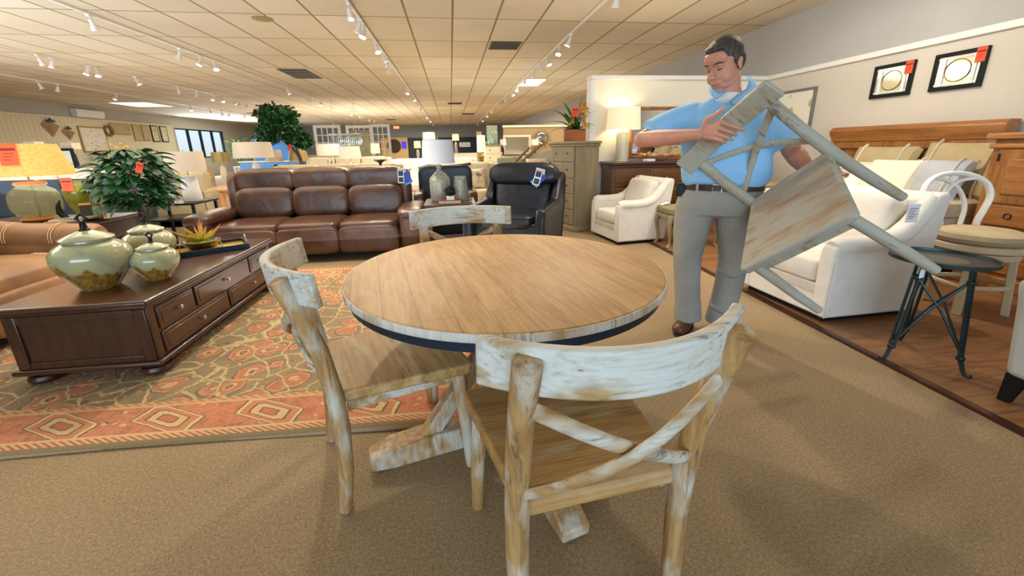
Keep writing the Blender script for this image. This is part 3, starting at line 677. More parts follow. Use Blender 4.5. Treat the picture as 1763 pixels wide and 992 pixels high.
# hang tag of the front armchair, on its right-hand back corner
MT = TR(2.95, 2.20, .80, 0, 0, 0)
tg = MB().box(-.045, .045, -.003, .0, -.10, .02, MT).build('hang_tag', M_['paper']); tag(tg, 'white price card hanging at the back corner of the front white armchair', 'price tag')
for k in range(6): MB().box(-.032, .032-.012*(k % 3), -.0045, -.003, -.012-.013*k, -.006-.013*k, MT).build('tag_print', (M_['print'], M_['redprint'])[k % 2], tg)
MB().tube([(2.90, 2.20, .815), (2.95, 2.212, .83), (3.05, 2.215, .80)], .0015, 6).build('string', M_['paper'], tg)
# ================================================================ recliner
def recliner(loc, rz):
    t = thing('leather_recliner', 'blue-black leather recliner with a fabric swatch card, turned aside beyond the round table', 'recliner', loc, rz); m = M_['navyleather']
    MB().se((0, .02, .24), (.78, .82, .38), .2, .2).build('base', m, t)
    MB().se((0, -.10, .43), (.60, .62, .16), .4, .3).build('seat_cushion', m, t)
    Mb = Matrix.Translation((0, .30, .62)) @ Matrix.Rotation(R(-16), 4, 'X')
    MB().se((0, 0, 0), (.64, .22, .50), .4, .35, 32, 18, Mb).build('back_cushion', m, t)
    MB().se((0, -.03, .225), (.80, .27, .27), .65, .32, 36, 18, Mb).build('headrest', m, t)
    for s in (-1, 1):
        poly = [(-.44, .05), (.30, .05), (.50, .50), (.56, .84), (.47, .88), (.30, .80), (.16, .60), (-.42, .57), (-.46, .45)]
        MB().prism(poly, s*.33 if s > 0 else -.43, .43 if s > 0 else -.33, 'x').build('arm', m, t, bevel=.028, seg=4)
        MB().tube([(s*.432, .33, .12), (s*.432, .46, .50), (s*.432, .50, .80)], .007, 6).build('welt', m, t)
    MB().prism([(.28, .06), (.42, .06), (.56, .84), (.46, .87), (.36, .60)], -.36, .36, 'x').build('back_shell', m, t, bevel=.02, seg=3)
    price_tag(t, TR(.22, .16, .905, -10, 14, 0), 'r')
recliner((.70, 4.48, 0), -27)
bpy.data.objects['leather_recliner'].scale = (1.06,)*3
# ================================================================ end table by the sofa with lamp, vase, plant and book
def drawer_table(name, label, x0, x1, y0, y1, h, mt, mb_, cat='end table', rz=0, knobs=1, fr='y'):
    cx_, cy_ = (x0+x1)/2, (y0+y1)/2; w, d = (x1-x0)/2, (y1-y0)/2
    t = thing(name, label, cat, (cx_, cy_, 0), rz)
    MB().box(-w, w, -d, d, h-.03, h).build('tabletop', mt, t, bevel=.008)
    MB().box(-w+.03, w-.03, -d+.03, d-.03, h-.20, h-.03).build('apron', mb_, t, bevel=.004)
    MB().box(-w+.03, w-.03, -d+.03, d-.03, .10, .13).build('shelf', mb_, t, bevel=.004)
    dr = MB().box(-w+.07, w-.07, -d+.018, -d+.032, h-.18, h-.055).build('drawer', mb_, t, bevel=.004)
    for k in range(knobs):
        MB().lathe([(.004, 0), (.004, .012), (.012, .018), (.012, .024), (0, .028)], 12, TR((k-(knobs-1)/2)*.2, -d+.018, h-.117, 90)).build('knob', M_['pewter'], dr)
    for sx in (-1, 1):
        for sy in (-1, 1): MB().tube([(sx*(w-.055), sy*(d-.055), h-.04), (sx*(w-.055), sy*(d-.055), 0)], [.028, .02], 8).build('leg', mb_, t)
    return t
drawer_table('end_table', 'dark wooden end table between the brown sofa and the black recliner', -.34, .26, 4.62, 5.22, .60, M_['espresso'], M_['espressoz'])
def table_lamp(label, loc, base_prof, base_mat, shade, shade_mat, n=36, neck=True, cat='table lamp', group=None, square=False, finial=None, sq=1.0):
    # shade = (z0, z1, r0, r1)
    t = thing('table_lamp', label, cat, loc, group=group)
    MB().lathe(base_prof, n, sx=1, sy=sq).build('base', base_mat, t)
    zt = base_prof[-1][1]; z0, z1, r0_, r1_ = shade
    MB().tube([(0, 0, zt-.01), (0, 0, z0+(z1-z0)*.75)], .008, 8).build('stem', M_['pewter'], t)
    k = 4 if square else 40
    s = MB().lathe([(r0_, z0), (r1_, z1), (r1_-.006, z1), (r0_-.006, z0), (r0_, z0)], k, TR(rz=45 if square else 0), sy=1)
    s.f = [f for f in s.f if len(f) == 4]
    sh = s.build('lamp_shade', shade_mat, t, smooth=30)
    MB().tube([(-r1_+.01, 0, z1-.015), (0, 0, z1-.02), (r1_-.01, 0, z1-.015)], .003, 6).build('spider', M_['pewter'], sh)
    MB().lathe([(.004, z1-.02), (.004, z1+.012), (.009, z1+.02), (0, z1+.034)], 10).build('finial', finial or M_['pewter'], sh)
    MB().se((0, 0, z0+(z1-z0)*.55), (.05, .05, .08), 1, 1, 12, 8).build('lamp_bulb', M_['bulb'] if 'lit' in shade_mat.name else M_['paper'], t)
    return t
ham = plain('hammered_silver_ceramic', 'A6A79A', .35, .3, var=.35, nscale=70, bmp=.8, bscale=70)
table_lamp('hammered silver bottle-shaped lamp with a big white drum shade beside the brown sofa', (-.15, 4.98, .60),
    [(0, 0), (.105, 0), (.115, .015), (.122, .12), (.125, .24), (.115, .275), (.06, .335), (.03, .36), (.028, .385), (.034, .39), (.034, .43), (0, .43)], ham, (.445, .715, .195, .178), M_['shadewhite'])
t = thing('silver_vase', 'tapered hammered silver vase beside the white-shaded lamp', 'vase', (.095, 4.97, .60))
MB().lathe([(0, 0), (.10, 0), (.105, .01), (.085, .16), (.072, .27), (.066, .29), (.06, .29), (.07, .18), (0, .03)], 32).build('body', ham, t)
MB().lathe([(.072, .262), (.075, .266), (.072, .272)], 32).build('rim_band', M_['pewter'], t)
t = thing('book', 'red book lying flat on the end table under a small plant', 'book', (-.045, 4.76, .60), 4)
MB().box(-.13, .13, -.085, .085, 0, .004).box(-.13, .13, -.085, .085, .030, .034).box(-.13, -.126, -.085, .085, .002, .032).build('cover', plain('red_cloth_cover', '8A3A2C', .7, var=.2), t)
MB().box(-.126, .124, -.080, .080, .004, .030).build('pages', M_['creampaint'], t)
t = thing('potted_plant', 'tiny dark green ball plant in a white pot on the red book', 'plant', (-.03, 4.76, .634))
MB().prism([(-.045, -.045), (.045, -.045), (.045, .045), (-.045, .045)], 0, .05).build('pot', M_['white'], t, bevel=.006)
q = MB()
for k in range(420):
    d = Vector((random.gauss(0,1), random.gauss(0,1), random.gauss(0,1))).normalized(); q.leaf(Vector((0, 0, .10))+Vector((d.x*.055, d.y*.055, d.z*.042)), d, .022, .012, .2, 2)
q.se((0, 0, .10), (.11, .11, .085), 1, 1, 14, 8); q.build('foliage', plain('very_dark_leaf', '12301A', .7, var=.3, nscale=30), t)
tag(MB().box(-.05, .05, -.03, .03, 0, .012, TR(.16, 4.70, .60, rz=10)).build('coaster', M_['brass']), 'small brass coaster at the right corner of the end table', 'coaster')
# dark leather club chair behind that end table
t = thing('leather_club_chair', 'dark leather high-backed chair behind the white-shaded lamp', 'armchair', (-.10, 6.05, 0))
MB().se((0, .05, .23), (.80, .80, .46), .2, .2).build('base', M_['navyleather'], t)
MB().se((0, -.08, .45), (.60, .60, .16), .4, .3).build('seat_cushion', M_['navyleather'], t)
MB().se((0, .32, .66), (.82, .20, .62), .3, .18, 32, 18).build('back', M_['navyleather'], t)
MB().tube([(-.40, .30, .93), (-.25, .31, .965), (0, .31, .955), (.25, .31, .965), (.40, .30, .985)], .024, 10).build('top_roll', M_['brownleather'], t)
for s in (-1, 1): MB().se((s*.38, .02, .42), (.15, .80, .42), .3, .3).build('arm', M_['brownleather'], t)
# ================================================================ tall chest with planter
t = thing('tall_chest', 'tall taupe painted chest of drawers standing at the end of the partition', 'chest of drawers', (1.74, 5.57, 0), 17)
# local: near corner at origin, drawer front faces -x, side along +x
CWd, CDp, CHt = .70, .38, 1.285
m = M_['taupewood']
MB().box(0, CDp, 0, CWd, .06, CHt-.06).build('body', m, t, bevel=.005)
MB().box(-.02, CDp+.01, -.02, CWd+.02, 0, .07).build('plinth', m, t, bevel=.012)
MB().box(-.04, CDp+.02, -.04, CWd+.04, CHt-.04, CHt).box(-.025, CDp+.01, -.025, CWd+.025, CHt-.075, CHt-.04).build('cornice', m, t, bevel=.014, seg=3)
for k in range(5):
    z0 = .10+.225*k; z1 = z0+.21
    d = MB().box(-.014, .002, .045, CWd-.045, z0, z1).build('drawer', m, t, bevel=.006)
    for yy in (.20, CWd-.20):
        MB().lathe([(.004, 0), (.004, .010), (.012, .016), (.012, .022), (0, .026)], 12, TR(-.014, yy, (z0+z1)/2+.01, 0, -90, 0)).build('knob', M_['bronze'], d)
t = thing('flower_planter', 'terracotta planter of tropical leaves and yellow orchids with an orange tag on the tall chest', 'plant', (1.83, 5.98, CHt))
MB().lathe([(0, 0), (.155, 0), (.168, .02), (.165, .165), (.158, .165), (.15, .15), (0, .14)], 30, sy=.62).build('planter', M_['terra'], t)
q = MB()
for k in range(26):
    az = random.uniform(0, 360); el = random.uniform(20, 80); d = Vector((math.cos(R(az))*math.cos(R(el)), math.sin(R(az))*math.cos(R(el))*.6, math.sin(R(el))))
    q.leaf((random.uniform(-.06, .06), random.uniform(-.04, .04), .15), d, random.uniform(.18, .34), .062, random.uniform(.9, 1.8), 6)
for d, L in (((-.8, 0, .6), .52), ((-.6, -.1, .9), .5), ((-.9, -.1, .3), .45), ((-.3, -.1, 1), .45), ((.5, 0, .9), .4)): q.leaf((0, 0, .16), d, L, .075, 1.1, 7)
for k in range(40):
    az = random.uniform(0, 360); q.leaf((random.uniform(-.13, .13), random.uniform(-.07, .07), .15), (math.cos(R(az)), math.sin(R(az)), .6), .10, .035, 1.2, 3)
q.build('foliage', M_['leaf2'], t)
for k in range(20):
    x = random.uniform(-.12, .19); z = random.uniform(.18, .34) if k < 12 else random.uniform(.36, .52); x = x if k < 12 else random.uniform(.05, .14)
    f = MB(); c = Vector((x, random.uniform(-.12, -.02), z))
    for j in range(5):
        a = R(72*j+random.uniform(0, 40)); f.leaf(c, (math.cos(a), -.5, math.sin(a)), .055, .042, .1, 2)
    f.build('blossom', M_['yellow'] if k % 4 else M_['pink'], t)
for k in range(7):
    x = random.uniform(.02, .1); MB().tube([(x, 0, .15), (x+.03, 0, .33), (x+random.uniform(-.03, .08), 0, .48), (x+random.uniform(-.02, .14), 0, random.uniform(.55, .66))], [.004, .003, .002, .001], 5).build('twig', M_['bark'], t)
def orange_tag(parent, M, w=.09, h=.15, name='sale_tag', label=None):
    o = MB().box(-w/2, w/2, -.002, 0, -h, 0, M).build(name, M_['orange'], parent)
    MB().box(-w*.42, w*.42, -.003, -.002, -h*.33, -h*.22, M).build('heading_print', M_['tagdark'], o)
    for k in range(3): MB().box(-w*.3, w*.3-.01*k, -.003, -.002, -h*(.48+.14*k), -h*(.455+.14*k), M).build('line_print', M_['tagdark'], o)
    return o
orange_tag(t, TR(-.03, -.09, .47, 0, 2, 0), .095, .13)
# ================================================================ dresser with mirror and lamp at the partition
t = thing('dresser', 'long dark honey-brown dresser standing against the cream partition', 'dresser', (3.36, 5.79, .012))
DW = wood('brown_dresser_wood', '46290F', '66401C', '7C5024', 0, 4, .35, .06, .3)
MB().box(-1.08, 1.08, -.21, .24, .08, .93).build('body', DW, t, bevel=.006)
MB().box(-1.12, 1.12, -.25, .25, .93, .975).box(-1.10, 1.10, -.232, .24, .89, .93).build('tabletop', M_['espresso'], t, bevel=.01)
MB().box(-1.10, 1.10, -.23, .24, 0, .09).build('plinth', M_['espressoz'], t, bevel=.008)
for r_ in range(3):
    for c_ in range(4):
        x0 = -1.04+.525*c_; z0 = .115+.255*r_
        d = MB().box(x0, x0+.50, -.225, -.208, z0, z0+.235).build('drawer', DW, t, bevel=.006)
        MB().box(x0+.035, x0+.465, -.230, -.222, z0+.03, z0+.205).build('raised_panel', DW, d, bevel=.005)
        MB().lathe([(.004, 0), (.004, .012), (.014, .018), (.014, .024), (0, .028)], 12, TR(x0+.25, -.23, z0+.12, 90)).build('knob', M_['pewter'], d)
DT = .987
t = thing('dresser_mirror', 'wide landscape mirror in a brown wooden frame leaning over the dresser', 'mirror', (3.32, 6.02, DT))
x0, x1, z0, z1, fw_ = -.62, .62, .03, .78, .05
MB().box(x0, x1, -.02, .02, z0, z0+fw_).box(x0, x1, -.02, .02, z1-fw_, z1).box(x0, x0+fw_, -.02, .02, z0+fw_, z1-fw_).box(x1-fw_, x1, -.02, .02, z0+fw_, z1-fw_).box(-.3, .3, -.02, .02, 0, z0).build('frame', M_['honeyz'], t, bevel=.01)
MB().box(x0+.04, x1-.04, -.006, .012, z0+.04, z1-.04).build('glass', M_['mirror'], t)
table_lamp('glowing pale lamp with ribbed ceramic column at the left end of the dresser', (2.52, 5.86, DT),
    [(0, 0), (.095, 0), (.10, .01)]+[(.088+(.006 if k % 2 else 0), .02+.02*k) for k in range(20)]+[(.085, .42), (.02, .43), (0, .43)], plain('pale_ribbed_ceramic', 'D4CFB6', .3, var=.04), (.455, .755, .245, .225), plain('warm_linen_shade_lit', 'DCCDB8', .85, var=.01, em='FFDCA8', es=.45))
lp = bpy.data.lights.new('lamp_glow', 'POINT'); lp.energy = 7; lp.color = (1, .82, .55); lp.shadow_soft_size = .06
lo = bpy.data.objects.new('lamp_glow', lp); COL.objects.link(lo); lo.location = (2.52, 5.86, DT+.62)
t = thing('decorative_bowl', 'peach fluted bowl lying on the dresser before the mirror', 'bowl', (3.05, 5.70, DT)); q = MB()
pts = []
for i in range(5):
    for k in range(36):
        a = 2*math.pi*k/36; rr = .04+.045*i; w_ = 1+.10*math.sin(a*9)*i/4; pts.append((rr*w_*math.cos(a)*1.25, rr*w_*math.sin(a)*.75, .005+.022*i+.012*math.sin(a*9)*i/4))
q.add(pts, [tuple(range(36))[::-1]]+[(i*36+k, i*36+(k+1) % 36, (i+1)*36+(k+1) % 36, (i+1)*36+k) for i in range(4) for k in range(36)])
q.build('shell', plain('peach_ceramic', 'D8A27C', .4, var=.15), t, solid=.006)
tag(MB().box(-.07, .07, -.05, .05, 0, .035, TR(2.84, 5.62, DT, rz=15)).build('card_box', M_['paper'], None, bevel=.004), 'small white card box at the dresser edge below the mirror', 'box')
# ================================================================ bench seen behind the man's legs
t = thing('upholstered_bench', 'small grey-legged bench with olive cushion half hidden behind the man', 'bench', (2.84, 4.52, .012), -4)
MB().se((0, 0, .44), (.66, .40, .10), .4, .2, 36, 12).build('cushion', plain('olive_velvet', '8A7E5A', .9, var=.15), t)
MB().box(-.32, .32, -.19, .19, .345, .40).build('apron', M_['taupewood'], t, bevel=.012)
for sx in (-1, 1):
    for sy in (-1, 1):
        MB().tube([(sx*.29, sy*.16, .385), (sx*.315, sy*.185, .28), (sx*.285, sy*.16, .13), (sx*.28, sy*.155, .04), (sx*.31, sy*.175, 0)], [.036, .03, .018, .014, .022], 12).build('leg', M_['taupewood'], t)
c_ = MB().box(-.05, .05, -.03, .03, 0, .003, TR(-.26, .10, .50, 0, -16, 10)).build('price_card', M_['paper'], t)
# ================================================================ bed with headboard, pillows and pier cabinet
t = thing('bed', 'wide bed with honey wood headboard against the right wall and cream bedding', 'bed', (0, 0, .012))
YB0, YB1 = 2.62, 4.62
MB().prism([(YB0, .0), (YB1, 0), (YB1, 1.20), (YB0, 1.20)], 4.80, 4.86, 'x').build('headboard', M_['honeyz'], t, bevel=.006)
MB().prism([(4.86, 1.20), (4.76, 1.20), (4.75, 1.24), (4.72, 1.28), (4.71, 1.33), (4.75, 1.37), (4.86, 1.37)], YB0+.36, YB1+.03, 'y').build('crown', M_['honey'], t, bevel=.008)
MB().box(4.765, 4.80, YB0, YB1, 1.12, 1.20).box(4.765, 4.80, YB1-.10, YB1, .0, 1.12).box(4.765, 4.80, YB0+.33, YB0+.43, 0, 1.12).build('frame_moulding', M_['honeyz'], t, bevel=.01)
MB().se((3.98, 3.64, .42), (1.56, 1.36, .56), .12, .10, 60, 20).build('mattress', M_['cream'], t)
MB().se((3.95, 3.64, .60), (1.64, 1.42, .20), .35, .12, 60, 16).build('comforter', plain('sand_quilt', 'CDBB93', .9, var=.08, bmp=.6, bscale=18), t)
MB().box(3.25, 4.78, 3.0, 4.28, .10, .20).build('rail', M_['honeyz'], t, bevel=.01)
def pillow(label, x, y, z, w, h, tilt, rz, mat, trim=None, motif=False, thick=.17):
    t = thing('pillow', label, 'pillow', (x, y, z), group='pillows on the bed', rot=(R(0), R(0), R(rz)))
    # local: width along y, height along z, faces -x ; tilted back
    Mx = Matrix.Rotation(R(tilt), 4, 'Y')
    vs = []; fs = []; n = 18
    for side in (-1, 1):
        for j in range(n+1):
            for i in range(n+1):
                u = -1+2*i/n; v_ = -1+2*j/n
                pin = 1-.06*(u*u)*(1-abs(v_)**3); pin2 = 1-.06*(v_*v_)*(1-abs(u)**3)
                ed = (max(0, 1-u**4)*max(0, 1-v_**4))**.45
                vs.append((side*thick/2*ed, u*w/2*(1-.07*(1-v_*v_)*abs(u)), h/2+v_*h/2*(1-.07*(1-u*u)*abs(v_))))
    o1 = (n+1)**2
    for s_ in range(2):
        for j in range(n):
            for i in range(n):
                a = s_*o1+j*(n+1)+i; fs.append((a, a+1, a+n+2, a+n+1))
    MB().add(vs, fs, Mx).build('cover', mat, t)
    if trim:
        for s_ in (-1, 1): MB().prism([(s_*w*.40-.02, h*.06), (s_*w*.40+.02, h*.06), (s_*w*.40+.02, h*.94), (s_*w*.40-.02, h*.94)], -thick*.34, -thick*.31, 'x', Mx).build('trim_band', trim, t) if False else None
        q = MB(); Lp = []
        for k in range(25):
            v_ = -0.97+1.94*k/24; Lp.append((-(thick/2*(max(0, 1-.62**4)*max(0, 1-v_**4))**.45)-.004, .62*w/2, h/2+v_*h/2))
        q.tube(Lp, .018, 8, Mx, flat=.4); q.build('trim_band', trim, t)
        q = MB(); q.tube([(a, -b_, c) for a, b_, c in Lp], .018, 8, Mx, flat=.4); q.build('trim_band', trim, t)
    if motif:
        q = MB()
        for k in range(46):
            a = random.uniform(0, 2*math.pi); r_ = math.sqrt(random.random()); yy = r_*math.cos(a)*.11; zz = h*.55+r_*math.sin(a)*.10
            pr_ = [( -(thick/2*((1-(yy/(w/2))**4)*(1-((zz-h/2)/(h/2))**4))**.45)-.001, yy+.018*math.cos(R(b_)), zz+.018*math.sin(R(b_))) for b_ in range(0, 361, 45)]
            q.tube(pr_, .0035, 4, Mx)
        q.build('embroidery', plain('brown_embroidery', '6A4428', .8, var=.1), t)
    return t
tanp = plain('tan_linen', 'B9A67C', .9, var=.06, bmp=.2, bscale=150); ivory = plain('ivory_cotton', 'E6DBC0', .9, var=.03, bmp=.2, bscale=150); bluegrey = plain('blue_grey_stripe_cotton', 'AEB0B6', .9, var=.1)
pillow('tan euro pillow with ivory edge at the left of the headboard', 4.62, 3.95, .68, .70, .52, 20, 0, tanp, ivory)
pillow('tan euro pillow with ivory edge at the right of the headboard', 4.62, 3.22, .68, .70, .56, 20, 2, tanp, ivory)
pillow('ivory bed pillow behind the embroidered cushion', 4.42, 4.0, .68, .60, .36, 30, 0, ivory)
pillow('blue-grey and white banded cushion at the right of the pillow row', 4.34, 3.20, .68, .46, .42, 32, 6, bluegrey, ivory)
pillow('plain ivory square cushion in the middle of the bed pillows', 4.20, 3.48, .68, .46, .42, 34, 10, ivory)
pillow('white cushion with brown embroidered knot motif on the bed', 4.10, 3.86, .68, .44, .36, 36, -6, M_['linen'], None, True)
t = thing('pier_cabinet', 'honey wood pier cabinet with panelled door and drawers beside the headboard', 'cabinet', (0, 0, .012))
cx0, cx1, cy0, cy1 = 4.40, 4.70, 1.75, 2.82
MB().box(cx0, cx1, cy0, cy1, .10, 1.20).build('body', M_['honeyz'], t, bevel=.006)
MB().box(cx0-.05, cx1+.02, cy0, cy1+.04, 1.20, 1.25).box(cx0-.03, cx1+.02, cy0, cy1+.02, 1.13, 1.17).build('cornice', M_['honey'], t, bevel=.014, seg=3)
MB().box(cx0-.03, cx1, cy0, cy1+.02, 0, .11).build('plinth', M_['honeyz'], t, bevel=.01)
for yy in (2.76, 2.14):
    d = MB().box(cx0-.018, cx0+.002, yy-.58, yy, .70, 1.12).build('door', M_['honeyz'], t, bevel=.004)
    for a_, s_ in ((.07, -.028), (.12, -.016)):
        MB().box(cx0+s_, cx0-.01, yy-.58+a_, yy-a_, .70+a_, 1.12-a_).build('door_panel', M_['honey'], d, bevel=.018, seg=3)
    for zz in (.76, 1.06): MB().tube([(cx0-.024, yy-.004, zz-.03), (cx0-.024, yy-.004, zz+.03)], .007, 8).build('hinge', M_['bronze'], d)
    for z0 in (.14, .33, .52):
        dr = MB().box(cx0-.016, cx0+.002, yy-.57, yy-.01, z0, z0+.165).build('drawer', M_['honey'], t, bevel=.006)
        for y2 in (yy-.16, yy-.42): MB().tube([(cx0-.02+(.0), y2+.022*math.cos(R(a)), z0+.085+.022*math.sin(R(a))) for a in range(0, 361, 30)], .004, 6).build('ring_pull', M_['bronze'], dr)
# dark box and low chest seen beneath the man's lifted arm
t = thing('blanket_chest', 'low peach-toned blanket chest seen under the man\'s lifted left arm', 'chest', (4.15, 5.15, .012))
MB().box(-.55, .45, -.22, .22, 0, .62).build('body', plain('peach_wood', 'C79A6C', .5, var=.12), t, bevel=.01)
MB().box(-.57, .47, -.24, .24, .62, .66).build('lid', plain('peach_wood_lid', 'D2A878', .5, var=.12), t, bevel=.01)
t = thing('jewellery_box', 'dark red-brown wooden box on the low chest below the man\'s arm', 'box', (3.98, 5.10, .672))
MB().box(-.24, .24, -.12, .12, 0, .09).build('body', plain('mahogany', '4A1C10', .3, var=.1), t, bevel=.006)
MB().box(-.25, .25, -.13, .13, .09, .125).build('lid', plain('mahogany_lid', '5A2414', .3, var=.1), t, bevel=.01)
# ================================================================ things on the right wall
def framed(name, label, cat, x, y0, y1, z0, z1, fwid, fm, im, depth=.03, axis='x'):
    t = thing(name, label, cat, (0, 0, 0))
    X0, X1 = x-depth, x
    MB().box(X0, X1, y0, y1, z0, z0+fwid).box(X0, X1, y0, y1, z1-fwid, z1).box(X0, X1, y0, y0+fwid, z0+fwid, z1-fwid).box(X0, X1, y1-fwid, y1, z0+fwid, z1-fwid).build('frame', fm, t, bevel=.003)
    MB().box(X0+.010, X1, y0+fwid, y1-fwid, z0+fwid, z1-fwid).build('glass', im, t)
    return t
def etched():
    m, nt, b = newmat('bevelled_mirror'); b.inputs['Metallic'].default_value = .85; b.inputs['Roughness'].default_value = .12; b.inputs['Base Color'].default_value = (*srgb('CFC9B0'), 1); return m
EM = etched(); edge = plain('pale_bevel_lines', 'DCE4EA', .3, var=.02)
for k, (a, b_) in enumerate(((3.94, 4.36), (3.34, 3.76))):
    t = framed('wall_mirror', ['square black-framed wall mirror with orange tag, beside the framed leaf print', 'square black-framed wall mirror with orange tag, above the cabinet end of the bed'][k], 'mirror', 4.878, a, b_, 1.685, 2.03, .038, M_['black'], EM)
    cy_, cz_ = (a+b_)/2, 1.857
    MB().tube([(4.854, cy_+.105*math.cos(R(q_)), cz_+.10*math.sin(R(q_))) for q_ in range(0, 361, 12)], .004, 6).build('etched_circle', M_['brass'], t)
    for s_ in (-1, 1):
        MB().box(4.850, 4.858, cy_+s_*.125-.02, cy_+s_*.125+.012, 1.725, 1.99).build('bevel_strip', edge, t)
        MB().box(4.851, 4.857, a+.04, b_-.04, cz_+s_*.118-.006, cz_+s_*.118+.006).build('bevel_strip', edge, t)
    orange_tag(t, TR(4.846, a+.045, 2.025, 0, 0, -90), .075, .125)
def botanic():
    m, nt, b = newmat('botanical_print'); tc = nt.nodes.new('ShaderNodeTexCoord'); v = N(nt, 'ShaderNodeTexVoronoi'); v.inputs['Scale'].default_value = 5.5; v.inputs['Randomness'].default_value = .5
    nt.links.new(tc.outputs['Object'], v.inputs[0]); nt.links.new(ramp(nt, v.outputs['Distance'], [(.30, 'B4A878'), (.36, 'CFC59C'), (.42, 'E8E0CE')]), b.inputs['Base Color']); b.inputs['Roughness'].default_value = .5; return m
framed('framed_print', 'tall grey-framed print of pale round leaves on the right wall behind the man', 'picture', 4.878, 5.10, 5.80, 1.22, 1.93, .035, plain('grey_green_frame', '6E7068', .5, var=.05), botanic())
# ================================================================ iron tripod side table
t = thing('tripod_side_table', 'small round iron tray-top table with three crossed bracing legs on the wood floor', 'side table', (2.60, 1.745, .012))
MB().lathe([(0, .575), (.205, .575), (.213, .578), (.215, .60), (.207, .60), (.204, .586), (0, .584)], 56).build('tray_rim', M_['iron'], t)
MB().lathe([(.2035, .5845), (0, .5855)], 48).build('tray_top', M_['irontop'], t)
ft = [Vector((2.35-2.60, 1.71-1.72, 0)), Vector((2.64-2.60, 1.53-1.72, 0)), Vector((2.80-2.60, 1.90-1.72, 0))]
ft = [Vector((math.cos(R(a))*.215, math.sin(R(a))*.215, 0)) for a in (182, 276, 55)]
tops = [Vector((f.x*.62, f.y*.62, .57)) for f in ft]
knee = [f*.86+Vector((0, 0, .085)) for f in ft]
for k in range(3):
    f, p, kn = ft[k], tops[k], knee[k]
    side = Vector((-f.y, f.x, 0)).normalized()*.014
    for s_ in (-1, 1): MB().tube([p+side*s_, kn+side*s_*.8], .0075, 8).build('leg_rod', M_['iron'], t)
    MB().tube([kn+Vector((0, 0, .02)), kn, f*.97+Vector((0, 0, .02)), f*1.03+Vector((0, 0, .006)), f*1.13+Vector((0, 0, .008))], [.012, .012, .010, .010, .012], 8).build('foot', M_['iron'], t)
    j = (k+1) % 3
    MB().tube([p*1.0+Vector((0, 0, -.08)), p.lerp(knee[j], .5), knee[j]+Vector((0, 0, .02))], .0065, 8).build('cross_brace', M_['iron'], t)
    MB().tube([tops[j]*1.0+Vector((0, 0, -.08)), tops[j].lerp(kn, .5), kn+Vector((0, 0, .02))], .0065, 8).build('cross_brace', M_['iron'], t)
    for z_, q_ in ((0, kn), (0, p.lerp(kn, .16))): MB().se(tuple(q_), (.036, .036, .03), .8, .8, 12, 8).build('collar', M_['iron'], t)
g = MB().box(-.02, .02, -.002, 0, -.05, 0, TR(-.145, -.03, .545, 0, 0, 10)).build('price_tag', M_['paper'], t)
# ================================================================ cream swivel stools
def stool(label, loc, rz, back=True):
    t = thing('counter_stool', label, 'stool', loc, rz); m = M_['white']
    SH = .50
    MB().lathe([(0, SH), (.20, SH), (.232, SH+.012), (.245, SH+.04), (.235, SH+.07), (.17, SH+.092), (0, SH+.10)], 40).build('seat_cushion', M_['beige'], t)
    MB().lathe([(0, SH-.045), (.235, SH-.045), (.24, SH-.04), (.24, SH-.005), (.232, SH), (0, SH)], 40).build('seat_ring', M_['creampaint'], t)
    MB().lathe([(0, SH-.10), (.20, SH-.10), (.21, SH-.095), (.21, SH-.055), (0, SH-.055)], 40).build('swivel_ring', M_['creampaint'], t)
    for k in range(4):
        a = R(45+90*k); c, s = math.cos(a), math.sin(a)
        MB().hexa([Vector((c*.215-s*d-(0), s*.215+c*d, 0)) + Vector((c*e, s*e, 0)) for d, e in ((-.026, -.022), (.026, -.022), (.026, .022), (-.026, .022))],
                  [Vector((c*.175-s*d, s*.175+c*d, SH-.055)) + Vector((c*e, s*e, 0)) for d, e in ((-.026, -.022), (.026, -.022), (.026, .022), (-.026, .022))]).build('leg', M_['creampaint'], t, bevel=.005)
    for k in range(4):
        a0 = R(45+90*k); a1 = R(135+90*k); P = [Vector((math.cos(a0+(a1-a0)*i/6)*(.205-.035*math.sin(math.pi*i/6)), math.sin(a0+(a1-a0)*i/6)*(.205-.035*math.sin(math.pi*i/6)), .20)) for i in range(7)]
        MB().tube(P, .017, 8, flat=.7).build('footrest', M_['creampaint'], t)
    if back:
        # bentwood back with two crossing inner hoops; back stands at -y
        def hoop(pts, r_, name):
            MB().tube(curve_pts([(x, -.20-.09*(z-SH)/.45-.06*(1-(x/.22)**2)*.5, z) for x, z in pts]), r_, 12, flat=.65, ref=(0, 1, 0)).build(name, m, t)
        outer = [(-.15, SH+.0), (-.165, SH+.10), (-.20, SH+.20), (-.225, SH+.29), (-.205, SH+.375), (-.14, SH+.43), (-.05, SH+.455), (.05, SH+.455), (.14, SH+.43), (.205, SH+.375), (.225, SH+.29), (.20, SH+.20), (.165, SH+.10), (.15, SH+.0)]
        hoop(outer, .026, 'back_frame')
        for s in (-1, 1):
            hoop([(-s*.15, SH+.425), (-s*.05, SH+.405), (s*.02, SH+.36), (s*.065, SH+.29), (s*.085, SH+.20), (s*.07, SH+.10), (s*.05, SH+.0)], .021, 'back_hoop')
    return t
stool('cream wooden stool with round beige seat and looped open back, beyond the iron side table', (3.70, 2.30, .012), 165)
stool('cream stool with beige seat, right of the looped-back stool', (4.22, 1.90, .012), 100, False)
